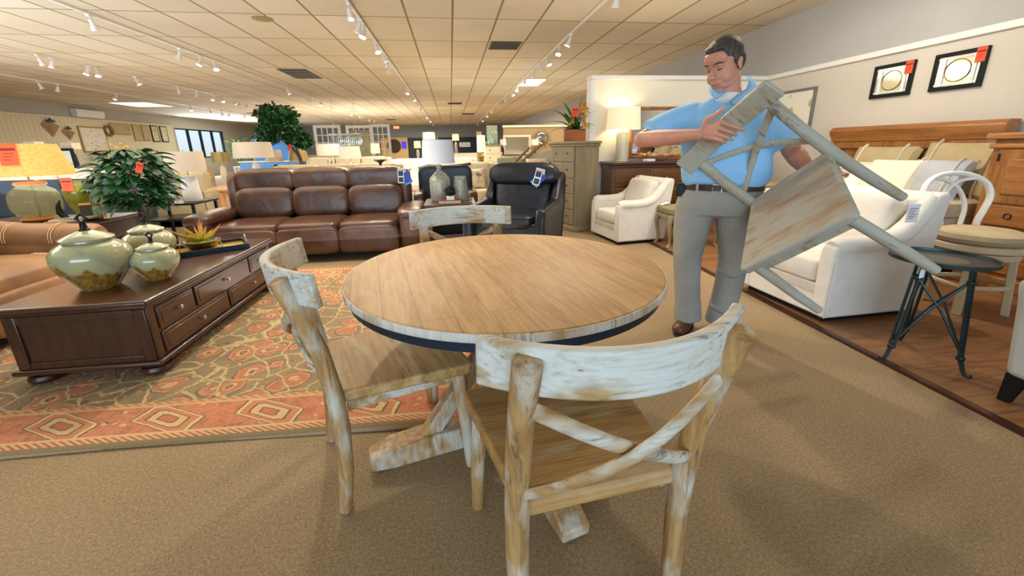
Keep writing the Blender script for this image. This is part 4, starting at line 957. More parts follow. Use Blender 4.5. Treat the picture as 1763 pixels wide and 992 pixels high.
# ================================================================ grey nailhead chair at the right edge
t = thing('nailhead_chair', 'pale grey upholstered chair with nailhead trim and black foot, nearest on the wood floor', 'armchair', (2.925, 1.0, .012), 180)
poly = [(-.34, .14), (.30, .14), (.38, .50), (.42, .86), (.34, .88), (.16, .66), (-.34, .63), (-.40, .58), (-.38, .48)]
for x0_, x1_ in ((-.41, -.31), (.31, .41)):
    MB().prism([(y, z) for y, z in poly], x0_, x1_, 'x').build('arm', M_['greyfab'], t, bevel=.03, seg=4)
MB().box(-.33, .33, -.35, .33, .14, .32).build('base', M_['greyfab'], t, bevel=.02)
MB().se((0, -.04, .40), (.64, .64, .17), .35, .2).build('seat_cushion', M_['greyfab'], t)
MB().prism([(.26, .16), (.38, .16), (.44, .88), (.32, .90)], -.33, .33, 'x').build('back', M_['greyfab'], t, bevel=.03, seg=4)
for k in range(22):
    MB().se((.36, -.349+.0, .165+.0145*k), (.008, .012, .011), 1, 1, 8, 6).build('nailhead', M_['bronze'], t)
for sx in (-1, 1):
    for sy in (-1, 1): MB().hexa([(sx*.36-.03, sy*.31-.03, .145), (sx*.36+.03, sy*.31-.03, .145), (sx*.36+.03, sy*.31+.03, .145), (sx*.36-.03, sy*.31+.03, .145)][::-1], [(sx*.37-.018, sy*.325-.018, 0), (sx*.37+.018, sy*.325-.018, 0), (sx*.37+.018, sy*.325+.018, 0), (sx*.37-.018, sy*.325+.018, 0)][::-1]).build('leg', M_['black'], t)
# ================================================================ the man holding the chair
man = thing('person', 'man in light blue polo and khaki trousers holding up a wooden chair beside the table', 'person', (1.60, 2.27, 0))
f_ = Vector((-1.60, -2.27, 0)).normalized(); s_ = Vector((-f_.y, f_.x, 0))
man.rotation_euler.z = math.atan2(s_.y, s_.x)
bpy.context.view_layer.update()
MI = man.matrix_world.inverted()
def mp(px, py, d):          # point of the man's frame that lies d metres in front of his middle
    c = man.location + f_*d; dr = ray(px, py); t_ = c.dot(f_)/(dr.x*f_.x+dr.y*f_.y); return MI @ (Vector((0, 0, HC))+dr*t_)
def L(a, d, z): return Vector((a, -d, z))
def limb(mb, pts, rad, n=16):
    pts = [Vector(p) for p in pts]; mb.tube(pts, rad, n)
    for p, r_ in zip(pts, rad): mb.se(tuple(p), (2*r_, 2*r_, 2*r_), 1, 1, 14, 9)
def remesh(o, vox, it=4, fac=.5):
    m = o.modifiers.new('skin_surface', 'REMESH'); m.mode = 'VOXEL'; m.voxel_size = vox; m.use_smooth_shade = True
    if it: q = o.modifiers.new('soften', 'SMOOTH'); q.factor = fac; q.iterations = it
    return o
# ---- head frame
HD = Matrix.Translation(L(-.040, .040, 1.642)) @ Matrix.Rotation(R(150), 4, 'Z') @ Matrix.Rotation(R(-20), 4, 'X') @ Matrix.Rotation(R(4), 4, 'Y') @ Matrix.Scale(1.10, 4)
body = MB()
def h(c, size, e=1, nu=24, nv=16): body.se(c, size, e, e, nu, nv, HD)
h((0, -.012, .035), (.150, .192, .168)); h((0, .022, -.03), (.130, .150, .185)); h((0, .030, -.080), (.112, .115, .075)); h((0, .066, -.108), (.046, .042, .036))
h((.034, .052, -.045), (.058, .062, .07)); h((-.034, .052, -.045), (.058, .062, .07)); h((0, .064, .045), (.118, .05, .08))
for s in (-1, 1):
    body.tube([HD @ Vector(p) for p in ((s*.050, .070, .014), (s*.030, .0915, .021), (s*.010, .096, .018))], [.007, .009, .007], 10)
    h((s*.031, .0795, .002), (.027, .022, .020)); h((s*.012, .107, -.034), (.016, .020, .014))
    h((s*.076, -.008, -.012), (.014, .034, .056)); h((s*.081, -.014, .004), (.010, .030, .030)); h((s*.05, .0, -.075), (.03, .08, .05))
body.tube([HD @ Vector(p) for p in ((0, .094, .012), (0, .104, -.006), (0, .117, -.024), (0, .119, -.031), (0, .104, -.038))], [.008, .009, .0115, .012, .008], 12)
body.tube([HD @ Vector(p) for p in ((-.024, .087, -.066), (-.010, .0985, -.0625), (0, .100, -.0635), (.010, .0985, -.0625), (.024, .087, -.066))], [.003, .005, .0055, .005, .003], 8)
body.tube([HD @ Vector(p) for p in ((-.020, .087, -.0725), (0, .0985, -.0755), (.020, .087, -.0725))], [.004, .0068, .004], 8)
# neck and upper chest (inside the shirt)
limb(body, [HD @ Vector((0, -.02, -.05)), L(-.012, .01, 1.52), L(0, -.01, 1.43)], [.066, .072, .085])
body.se((0, .0, 1.36), (.36, .18, .20), 1, 1); body.se((.02, 0, 1.15), (.38, .20, .44), 1, 1); body.se((.03, 0, .92), (.36, .20, .30), 1, 1)
# legs inside the trousers
limb(body, [L(-.08, 0, .88), L(-.125, .03, .50), L(-.085, 0, .10), L(-.085, -.01, .05)], [.09, .055, .035, .035]); limb(body, [L(.13, -.03, .88), L(.14, -.05, .50), L(.12, -.10, .10), L(.12, -.11, .05)], [.09, .055, .035, .035])
# arms
SHR, SHL = L(-.20, .0, 1.385), L(.235, .0, 1.375)
ELR = L(-.435, .17, 1.247); WRR = mp(1203, 231.5, .37)
limb(body, [SHR, L(-.34, .09, 1.31), ELR, ELR.lerp(WRR, .3)+Vector((0, 0, .0)), ELR.lerp(WRR, .65), WRR], [.060, .052, .047, .050, .040, .029])
ELL = L(.345, .0, 1.175); WRL = L(.43, .13, 1.06)
limb(body, [SHL, L(.30, 0, 1.27), ELL, ELL.lerp(WRL, .35), ELL.lerp(WRL, .7), WRL], [.060, .052, .048, .050, .040, .030])
# right hand: palm over the crest rail, thumb up, four fingers reaching along it
dH = .405
def fin(pts, rad): limb(body, pts, rad, 10)
kn = [mp(1238, 209, dH+.012), mp(1233, 219, dH+.014), mp(1229, 229, dH+.012), mp(1226, 238, dH+.006)]
pip = [mp(1259, 217, dH+.018), mp(1253, 226, dH+.02), mp(1247, 235, dH+.016), mp(1240, 242, dH+.008)]
dip = [mp(1273, 221.5, dH+.012), mp(1263, 230, dH+.012), mp(1256, 238.5, dH+.008), mp(1246, 244.5, dH+.0)]
tip = [mp(1282, 224.5, dH+.0), mp(1268, 233, dH+.0), mp(1261, 240.5, dH-.002), mp(1250, 246, dH-.008)]
for k in range(4):
    fin([WRR.lerp(kn[k], .35), WRR.lerp(kn[k], .7), kn[k]], [.015, .0145, .0125])
    fin([kn[k], pip[k], dip[k], tip[k]], [.0118, .0103, .0092, .0080] if k < 3 else [.010, .009, .008, .007])
for k in range(3): fin([WRR.lerp(kn[k], .4).lerp(WRR.lerp(kn[k+1], .4), .5), kn[k].lerp(kn[k+1], .5)], [.014, .0115])
fin([WRR.lerp(kn[0], .2), mp(1217, 206, dH-.005), mp(1229, 200, dH+.004), mp(1239, 193, dH+.012), mp(1246, 186.5, dH+.016)], [.017, .016, .0135, .0115, .0095])
# left hand: under the seat's edge, mostly behind it
pl = L(.42, .17, .99); body.se(tuple(WRL.lerp(pl, .6)), (.085, .085, .045), .8, .8)
for k in range(4):
    b0 = WRL.lerp(pl, .9)+Vector((-.03+.02*k, 0, 0)); fin([WRL.lerp(b0, .5), b0, b0+Vector((.012, -.032, .006)), b0+Vector((.014, -.05, .014)), b0+Vector((.012, -.06, .026))], [.014, .011, .010, .009, .008])
fin([WRL, WRL+Vector((-.03, -.03, .02)), WRL+Vector((-.035, -.06, .045))], [.014, .011, .009])
remesh(body.build('body', M_['skin'], man), .0040, 5)
# brows, lashes, lips
for s in (-1, 1):
    MB().tube([(s*.052, .0785, .0225), (s*.034, .0985, .0300), (s*.014, .1030, .0255)], [.0022, .0045, .0035], 8, HD, flat=.6).build('eyebrow', M_['hair'], man)
    MB().tube([(s*.043, .0840, .0010), (s*.031, .0925, -.0040), (s*.019, .0905, .0000)], [.0014, .0024, .0014], 6, HD).build('eyelash', M_['bronze'], man)
MB().tube([(-.024, .089, -.0692), (-.010, .1035, -.0695), (0, .1055, -.0702), (.010, .1035, -.0695), (.024, .089, -.0692)], [.0008, .0022, .0026, .0022, .0008], 8, HD).build('lips', plain('lip_skin', 'A8625A', .5, var=.03), man)
# hair
q = MB()
q.se((0, -.020, .056), (.166, .196, .160), 1, 1, 30, 20, HD); q.se((0, -.050, .008), (.157, .135, .15), 1, 1, 24, 16, HD)
for s in (-1, 1): q.se((s*.068, .004, .026), (.024, .040, .07), .9, .9, 14, 10, HD)
q.se((0, .052, .092), (.105, .07, .045), 1, 1, 20, 12, HD)
remesh(q.build('hair', M_['hair'], man), .004, 3)
# polo shirt
q = MB(); secs = [(.975, .03, .0, .212, .135), (1.0, .032, .0, .236, .152), (1.06, .03, .015, .243, .160), (1.16, .02, .015, .240, .155), (1.27, .01, .012, .243, .150), (1.35, .008, .005, .240, .138), (1.405, .005, 0, .215, .115), (1.445, 0, -.005, .15, .092), (1.475, -.004, -.003, .085, .080)]
vs = []; n = 36
for z, a, d, rx, ry in secs:
    for k in range(n):
        th = 2*math.pi*k/n; c, s = math.cos(th), math.sin(th); e = .82
        vs.append((a+rx*math.copysign(abs(c)**e, c), -d+ry*math.copysign(abs(s)**e, s), z + (.012*math.sin(th*3+1) if z < .99 else 0)))
fs = [(i*n+k, i*n+(k+1) % n, (i+1)*n+(k+1) % n, (i+1)*n+k) for i in range(len(secs)-1) for k in range(n)]+[tuple(range(n))[::-1], tuple(range((len(secs)-1)*n, len(secs)*n))]
q.add(vs, fs)
limb(q, [L(-.17, 0, 1.375), L(-.27, .05, 1.345), L(-.345, .11, 1.302)], [.085, .083, .083]); q.tube([L(-.29, .06, 1.335), L(-.385, .135, 1.275)], [.084, .090], 24)
limb(q, [L(.19, 0, 1.365), L(.245, 0, 1.32)], [.088, .088]); q.tube([L(.23, .0, 1.335), L(.325, .005, 1.205)], [.090, .093], 24)
remesh(q.build('polo_shirt', M_['shirt'], man), .006, 5)
# collar, placket, undershirt
MB().lathe([(.070, 1.44), (.080, 1.455), (.079, 1.478), (.070, 1.492), (.066, 1.484), (.066, 1.45)], 28, Matrix.Translation((-.004, -.012, 0)), sy=1.18).build('undershirt', M_['white'], man)
def flap(pts):      # inner edge along the neck, outer edge lying on the shoulder
    n_ = len(pts)//2; vs = [mp(*p) for p in pts]
    return MB().add(vs, [(i, i+1, 2*n_-2-i, 2*n_-1-i) for i in range(n_-1)]).build('collar', M_['shirt'], man, solid=.006)
flap([(1227, 148, .0), (1231, 154, .06), (1240, 158, .09), (1250, 159, .10), (1234, 171, .132), (1226, 166, .118), (1221, 158, .078), (1219, 151, .0)])
flap([(1286, 131, -.02), (1290, 140, .03), (1285, 152, .075), (1270, 163, .105), (1258, 172, .118), (1262, 180, .145), (1282, 172, .135), (1300, 160, .10), (1303, 147, .04), (1294, 132, -.03)])
pk = MB().hexa([L(-.002, .118, 1.395), L(.036, .118, 1.395), L(.040, .158, 1.27), L(.004, .158, 1.27)], [L(-.002, .124, 1.395), L(.036, .124, 1.395), L(.040, .170, 1.27), L(.004, .170, 1.27)]).build('placket', M_['shirt'], man, bevel=.002)
for k in range(2): MB().se(tuple(L(.019, .133+.025*k, 1.37-.06*k)), (.011, .005, .011), 1, 1, 10, 6).build('button', M_['white'], pk)
for (p, r_, dr) in ((L(-.385, .135, 1.275), .091, L(-.095, .075, -.06)), (L(.325, .005, 1.205), .094, L(.095, .005, -.13))):
    pass
# trousers
q = MB(); secs = [(1.0, .032, .0, .200, .128), (.96, .032, 0, .212, .135), (.90, .022, -.01, .228, .145), (.84, .0, -.012, .232, .148), (.80, .0, -.012, .225, .14)]
vs = []
for z, a, d, rx, ry in secs:
    for k in range(n):
        th = 2*math.pi*k/n; c, s = math.cos(th), math.sin(th); e = .85
        vs.append((a+rx*math.copysign(abs(c)**e, c), -d+ry*math.copysign(abs(s)**e, s), z))
q.add(vs, [(i*n+k, i*n+(k+1) % n, (i+1)*n+(k+1) % n, (i+1)*n+k) for i in range(len(secs)-1) for k in range(n)]+[tuple(range(n))[::-1], tuple(range((len(secs)-1)*n, len(secs)*n))])
limb(q, [L(-.105, 0, .86), L(-.118, .01, .72), L(-.124, .03, .52), L(-.112, .02, .36), L(-.095, .005, .20), L(-.087, .0, .125)], [.118, .110, .086, .080, .080, .078], 24)
q.tube([L(-.093, .0, .20), L(-.084, .002, .075)], [.082, .088], 24)
limb(q, [L(.112, -.01, .86), L(.128, -.02, .72), L(.140, -.035, .52), L(.135, -.06, .36), L(.122, -.09, .20), L(.116, -.10, .125)], [.118, .110, .088, .084, .084, .082], 24)
q.tube([L(.122, -.09, .20), L(.114, -.10, .055)], [.086, .095], 24)
for (a, d, z, w_) in ((-.125, .055, .43, .16), (-.11, .05, .30, .15), (-.10, .04, .15, .15), (.14, .02, .42, .16), (.12, -.02, .16, .16), (.02, .06, .80, .2)): q.tube([L(a-w_/2, d-.02, z+.02), L(a, d+.028, z), L(a+w_/2, d-.02, z+.03)], [.008, .012, .008], 8)
remesh(q.build('trousers', M_['pants'], man), .006, 6)
def ring(z, a, d, rx, ry, hh, t_, th0=0, th1=360, st=40):
    vs = []; fs = []; full = th1-th0 >= 360
    for k in range(st+(0 if full else 1)):
        th = R(th0+(th1-th0)*k/st); c, s = math.cos(th), math.sin(th); e = .84
        for rr, zz in ((0, -hh/2), (t_, -hh/2), (t_, hh/2), (0, hh/2)):
            vs.append((a+(rx+rr)*math.copysign(abs(c)**e, c), -d+(ry+rr)*math.copysign(abs(s)**e, s), z+zz))
    m_ = len(vs)//4
    for k in range(m_ if full else m_-1):
        for j in range(4): fs.append((k*4+j, k*4+(j+1) % 4, ((k+1) % m_)*4+(j+1) % 4, ((k+1) % m_)*4+j))
    return MB().add(vs, fs)
bl = ring(.968, .032, 0, .209, .133, .036, .010).build('belt', M_['belt'], man)
bx_ = L(-.0, .147, .968)
q = MB(); q.tube([bx_+Vector((-.024, 0, -.02)), bx_+Vector((.024, 0, -.02)), bx_+Vector((.024, 0, .02)), bx_+Vector((-.024, 0, .02)), bx_+Vector((-.024, 0, -.02)), bx_+Vector((.024, 0, -.02))], .0035, 6).build('buckle', M_['pewter'], bl)
for a_, d_ in ((-.105, .139), (.12, .139)): MB().box(a_-.007, a_+.007, -d_-.004, -d_+.004, .942, .992).build('belt_loop', M_['pants'], man)
MB().box(-.225, -.175, -.06, -.005, .905, .985, TR(0, 0, 0)).build('phone_holster', M_['black'], man, bevel=.008)
# shoes
def shoe(a, d, ang):
    M = Matrix.Translation(L(a, d, 0)) @ Matrix.Rotation(R(ang), 4, 'Z')
    q = MB(); q.se((0, -.085, .045), (.098, .17, .075), .8, .8, 24, 12, M); q.se((0, .03, .055), (.082, .13, .095), .8, .8, 24, 12, M); q.se((0, .02, .085), (.078, .09, .08), .9, .9, 20, 12, M)
    o = q.build('shoe', M_['shoe'], man); remesh(o, .005, 2)
    MB().prism([(.046*math.cos(R(t_))*(1 if abs(t_-270) > 60 else 1.08), (-.035+.135*math.sin(R(t_)))) for t_ in range(0, 360, 15)], 0, .018, 'z', M).build('sole', M_['sole'], o, bevel=.004)
    q = MB()
    for k in range(3): q.tube([M @ Vector((-.022, -.055+.022*k, .084+.010*k)), M @ Vector((0, -.058+.022*k, .091+.011*k)), M @ Vector((.022, -.055+.022*k, .084+.010*k))], .003, 6)
    q.build('laces', M_['sole'], o)
shoe(-.088, .0, -16); shoe(.118, -.11, 12)
# ================================================================ left side: tan sofa, end table, lamp, urn, plant
t = thing('tan_leather_sofa', 'tan leather sofa with pale contrast stitching beside the coffee table', 'sofa', (-3.40, 2.70, .010), 90)
m = M_['tanleather']   # local faces -y -> world +x ; width along local x
stitch = plain('pale_stitching', 'E0BE8C', .7, var=0)
MB().se((0, .05, .20), (2.05, .86, .36), .15, .12).build('base', m, t)
for x in (-.42, .42):
    MB().se((x, -.12, .385), (.85, .74, .21), .5, .28, 40, 16).build('seat_cushion', m, t)
    MB().se((x, -.455, .21), (.84, .12, .30), .4, .25).build('front_panel', m, t)
    MB().se((x, .30, .64), (.82, .26, .46), .5, .3, 36, 16).build('back_cushion', m, t)
    for dx in (.30, .325): MB().tube([(x+dx, -.49, .30), (x+dx, -.47, .42), (x+dx-.01, -.38, .475), (x+dx-.02, -.2, .490)], .003, 5).build('stitching', stitch, t)
MB().se((0, .42, .52), (2.0, .16, .78), .2, .12).build('back_shell', m, t)
for s in (-1, 1):
    MB().se((s*.98, .0, .30), (.24, .92, .50), .25, .25).build('arm', m, t)
    rl = MB().tube([(s*.98, -.47, .54), (s*.98, -.44, .545), (s*.98, -.2, .55), (s*.98, .1, .57), (s*.98, .35, .63)], [.095, .118, .12, .118, .10], 22).build('arm_roll', m, t)
    for yy in (-.22, -.20, .10, .12): MB().tube([(s*.98+.1225*math.cos(R(a)), yy, .553+(.015 if yy > 0 else 0)+.1225*math.sin(R(a))) for a in range(-10, 191, 20)], .003, 5).build('stitching', stitch, rl)
    MB().tube([(s*.98+.07*math.cos(R(a)), -.477, .542+.07*math.sin(R(a))) for a in range(0, 361, 24)], .003, 5).build('scroll_stitching', stitch, rl)
tag(MB().box(-.06, .06, -.004, 0, -.12, .02, TR(-3.42, 3.30, .86, 20, 0, 70)).build('price_card', M_['creampaint'], None), 'cream price card on the tan leather sofa back', 'price tag')
t = drawer_table('end_table', 'dark wooden end table behind the tan sofa carrying the clear glass lamp and the urn', -4.62, -3.42, 4.26, 4.90, .60, M_['espresso'], M_['espressoz'], knobs=2)
glassm = glassy('seeded_pale_green_glass', 'E8EAC4', .12, 1.1)
glassm.node_tree.nodes['Principled BSDF'].inputs['Transmission Weight'].default_value = .72
gn = bpy.data.materials.new('seeded_glass'); gn.use_nodes = True; nt = gn.node_tree; pb = nt.nodes['Principled BSDF']; pb.inputs['Base Color'].default_value = (*srgb('D6D8B4'), 1); pb.inputs['Roughness'].default_value = .08
tr_ = nt.nodes.new('ShaderNodeBsdfTransparent'); tr_.inputs[0].default_value = (*srgb('F8F8EC'), 1); mx = nt.nodes.new('ShaderNodeMixShader'); mx.inputs[0].default_value = .17
nt.links.new(tr_.outputs[0], mx.inputs[1]); nt.links.new(pb.outputs[0], mx.inputs[2]); nt.links.new(mx.outputs[0], nt.nodes['Material Output'].inputs[0]); glassm = gn
t = thing('table_lamp', 'clear seeded glass jug lamp with wide amber woven shade and orange tag', 'table lamp', (-4.06, 4.52, .60))
MB().lathe([(0, 0), (.12, 0), (.14, .012), (.14, .022), (.12, .032), (0, .034)], 36).build('wood_base', plain('amber_wood', 'B87A3C', .4, var=.1), t)
MB().lathe([(.10, .036), (.15, .055), (.178, .10), (.185, .16), (.180, .24), (.155, .295), (.11, .325), (.10, .34), (.10, .352), (.094, .352), (.094, .338), (.104, .32), (.148, .29), (.172, .24), (.177, .16), (.170, .104), (.144, .063), (.10, .042)], 44).build('glass_body', glassm, t)
MB().lathe([(0, .345), (.108, .345), (.115, .352), (.112, .368), (.10, .378), (0, .38)], 36).build('cap', plain('amber_wood_cap', 'C8824A', .4, var=.1), t)
MB().tube([(0, 0, .034), (0, 0, .60)], .007, 8).build('stem', M_['brass'], t)
q = MB().lathe([(.345, .435), (.255, .725), (.250, .725), (.340, .435), (.345, .435)], 48); q.f = [f for f in q.f if len(f) == 4]
sh = q.build('lamp_shade', M_['rattan'], t)
MB().tube([(-.24, 0, .70), (0, 0, .70), (.24, 0, .70)], .004, 6).build('spider', M_['brass'], sh)
dv = (Vector((0, 0, 0))-Vector((-4.06, 4.52, 0))).normalized(); az = math.degrees(math.atan2(dv.y, dv.x))-14
orange_tag(t, TR(.262*math.cos(R(az)), .262*math.sin(R(az)), .728, 0, 0, az+90) @ TR(rx=-17), .11, .20)
t = thing('handled_urn', 'olive glazed tall urn with dark loop handles and orange tag on the end table', 'vase', (-3.68, 4.52, .60))
t.scale = (.82,)*3
MB().lathe([(0, 0), (.06, 0), (.065, .02), (.05, .045), (.075, .10), (.11, .20), (.125, .30), (.12, .36), (.10, .41), (.085, .43), (.095, .455), (.085, .455), (.075, .43), (0, .40)], 36).build('body', plain('olive_glaze', '9A9430', .2, var=.25, nscale=6, coat=.4), t)
for s in (-1, 1): MB().tube([(s*.08, 0, .44), (s*.135, 0, .455), (s*.165, 0, .41), (s*.155, 0, .35), (s*.12, 0, .32)], .011, 10).build('handle', M_['bronze'], t)
orange_tag(t, TR(.03, -.135, .50, 0, 0, 20), .10, .16)
t = thing('magazine', 'orange-edged magazine propped upright beside the olive urn', 'magazine', (-3.50, 4.40, .60), 25, rot=(R(-14), 0, R(25)), scale=.8)
MB().box(-.11, .11, -.012, .012, 0, .21).build('cover', M_['bronze'], t, bevel=.002)
MB().box(-.11, .11, -.014, -.012, .185, .21).box(.085, .11, -.014, -.012, 0, .186).build('orange_border', plain('orange_border', 'E89A2C', .5, var=.05), t)
MB().box(.0, .075, -.014, -.012, .02, .17).build('printed_photo', plain('green_photo', '7C8A4A', .5, var=.5, nscale=40), t)
for k in range(3):
    tag(MB().box(-.14, .14, -.10, .10, 0, .014, TR(-3.68+.04*k, 4.36-.0*k, .60+.0145*k, rz=8-9*k)).build('magazine', plain('magazine_paper_%s' % 'abc'[k], ['C8B498', 'E4DCCC', 'B0A48C'][k], .5, var=.25, nscale=20)), ['beige magazine at the bottom of the flat stack on the end table', 'cream magazine in the middle of the flat stack on the end table', 'grey-beige magazine topmost of the flat stack on the end table'][k], 'magazine', 'flat stack of magazines')
t = thing('curved_ornament', 'curved black horn-shaped ornament beside the glass lamp', 'ornament', (-3.72, 4.33, .60))
MB().tube([(.10, 0, .0), (.04, 0, .03), (.0, 0, .09), (.0, 0, .15), (.03, 0, .21)], [.022, .028, .026, .018, .003], 12).build('horn', M_['black'], t)
MB().tube([(.03, .0, .0), (.05, 0, .04), (.07, 0, .02), (.12, 0, .005)], [.01, .02, .016, .006], 10).build('copper_tip', plain('copper_pink', 'C07A5A', .3, .4, var=.1), t)
# potted umbrella plant
t = thing('umbrella_plant', 'bushy potted plant with long drooping dark green leaves behind the ginger jars', 'plant', (-3.13, 4.50, 0))
MB().lathe([(0, 0), (.13, 0), (.17, .22), (.18, .24), (.165, .24), (.15, .20), (0, .19)], 30).build('pot', M_['black'], t)
for k, (a, b_) in enumerate((((.02, 0, .2), (-.06, .02, .95)), ((-.02, .02, .2), (.08, 0, .9)), ((0, -.02, .2), (.0, -.03, 1.1)))):
    MB().tube([a, Vector(a).lerp(Vector(b_), .5)+Vector((.02*(k-1), 0, 0)), b_], [.014, .011, .007], 8).build('stem', M_['bark'], t)
q = MB(); rr_ = random.Random(3)
for k in range(420):
    th = rr_.uniform(0, 2*math.pi); zz = rr_.uniform(-1, 1); r_ = rr_.uniform(.35, 1)**.5; s_z = math.sqrt(1-zz*zz)
    c = Vector((.0+.29*r_*s_z*math.cos(th), .25*r_*s_z*math.sin(th), .97+.31*r_*zz))
    d = Vector((math.cos(th), math.sin(th), rr_.uniform(-.5, .6)*1.0)); q.leaf(c, d, rr_.uniform(.13, .21), rr_.uniform(.05, .075), rr_.uniform(.6, 1.5), 5, .12, rr_.uniform(-.5, .5))
for k in range(26):
    th = rr_.uniform(0, 2*math.pi); q.leaf((rr_.uniform(-.1, .1), rr_.uniform(-.1, .1), 1.22), (math.cos(th), math.sin(th), .55), rr_.uniform(.2, .3), .055, 1.5, 6)
q.build('foliage', M_['leaf'], t)
for k in range(9): MB().se((rr_.uniform(-.06, .06), rr_.uniform(-.12, 0), 1.28+rr_.uniform(-.02, .04)), (.02, .02, .02), 1, 1, 8, 6).build('blossom', M_['yellow'], t)
orange_tag(t, TR(.26, -.25, 1.14, 0, 18, 15), .05, .10)
# small black side table with white lamp and grass box, left of the brown sofa
t = thing('side_table', 'black side table with lower shelf holding the white ceramic lamp left of the brown sofa', 'side table', (-3.42, 5.55, 0))
MB().box(-.32, .32, -.27, .27, .61, .635).build('tabletop', M_['black'], t, bevel=.004)
MB().box(-.30, .30, -.25, .25, .42, .44).build('shelf', M_['black'], t, bevel=.003)
for sx in (-1, 1):
    for sy in (-1, 1): MB().box(sx*.29-.014, sx*.29+.014, sy*.24-.014, sy*.24+.014, 0, .61).build('leg', M_['black'], t)
wc_ = plain('white_textured_ceramic', 'D9D6CE', .6, var=.03, bmp=.8, bscale=40)
table_lamp('white textured cylinder lamp with taupe drum shade on the black side table', (-3.25, 5.55, .635), [(0, 0), (.10, 0), (.105, .01), (.092, .15), (.085, .30), (.08, .31), (.02, .315), (0, .315)], wc_, (.365, .60, .205, .20), M_['shadelin'])
t = thing('grass_planter', 'black box planter of short green grass on the side table', 'plant', (-3.55, 5.42, .635))
MB().box(-.12, .12, -.06, .06, 0, .06).build('box', M_['black'], t, bevel=.003)
q = MB()
for k in range(500): q.leaf((random.uniform(-.11, .11), random.uniform(-.05, .05), .055), (random.uniform(-.4, .4), random.uniform(-.4, .4), 1), random.uniform(.05, .085), .008, .2, 2)
q.build('grass', plain('fresh_grass', '4E7A1E', .7, var=.3, nscale=30), t)
# ================================================================ ficus tree
t = thing('ficus_tree', 'artificial ficus tree with round dark green crown and orange tag behind the brown sofa', 'tree', (-3.05, 9.0, 0))
MB().lathe([(0, 0), (.15, 0), (.19, .28), (.20, .30), (.185, .30), (.17, .26), (0, .25)], 30).build('pot', M_['terra'], t)
for k, (dx, dy) in enumerate(((-.02, 0), (.03, .02), (0, -.03))):
    MB().tube([(dx, dy, .25), (dx+.03*math.sin(k*2), dy, .7), (-.05+dx, dy+.03*math.cos(k*3), 1.1), (-.22+dx*2, dy, 1.45), (-.34+.1*k, dy, 1.62)], [.022, .02, .018, .014, .008], 8).build('trunk', M_['bark'], t)
q = MB(); rr_ = random.Random(11)
blobs = [(-.36, 0, 1.72, .40, .34), (-.60, .05, 1.55, .26, .2), (-.08, -.05, 1.55, .26, .22), (.08, 0, 1.42, .17, .15), (-.45, -.1, 1.95, .26, .2), (-.25, .1, 1.9, .28, .22)]
for k in range(2600):
    bx, by, bz, br, bh = blobs[k % len(blobs)]
    d = Vector((rr_.gauss(0,1), rr_.gauss(0,1), rr_.gauss(0,1))).normalized(); r_ = rr_.uniform(.5, 1.0)
    q.leaf((bx+d.x*br*r_, by+d.y*br*r_, bz+d.z*bh*r_), (rr_.gauss(0,1), rr_.gauss(0,1), rr_.gauss(0,.6)-.4), .085, .058, .3, 2, .1, rr_.uniform(-1, 1))
q.build('foliage', M_['leaf'], t)
orange_tag(t, TR(-.16, -.05, 1.35, 0, 25, 0), .07, .14)
# ================================================================ ceiling tracks, spotlights, vents, panels
zt_ = CEIL-.02
def track(px, py, y0, y1):
    x = atz(px, py, CEIL).x
    tag(MB().box(-.018, .018, y0, y1, -.028, 0, TR(x, 0, CEIL)).build('light_track', M_['white']), None)
    return x, COL.objects[-1]
def head_proto():
    t = thing('track_spotlight', '', 'spotlight', (0, 0, 0))
    fx = MB(); fx.box(-.022, .022, -.035, .035, -.05, -.026)
    fx.build('mount', M_['white'], t)
    MB().tube([(0, 0, -.05), (0, 0, -.085)], .008, 8).build('arm', M_['white'], t)
    M = TR(0, 0, -.075, 24, 0, 0)
    MB().lathe([(0, 0), (.026, 0), (.028, -.07), (.048, -.118), (.052, -.128), (.046, -.128), (.030, -.09), (0, -.085)], 20, M).build('lamp_can', M_['white'], t)
    MB().lathe([(0, -.124), (.045, -.124), (.040, -.112), (0, -.11)], 20, M).build('bulb', M_['bulb'], t)
    return t
proto = None
def heads(x, pts, label, group, z=CEIL-.16):
    global proto
    for k, (px, py) in enumerate(pts):
        y = atz(px, py, z).y
        if proto is None: proto = head_proto(); o = proto
        else: o = copy_tree(proto)
        o.location = (x, y, CEIL); o.rotation_euler.z = R((k*73) % 360); o['label'] = label; o['group'] = group; o['category'] = 'spotlight'
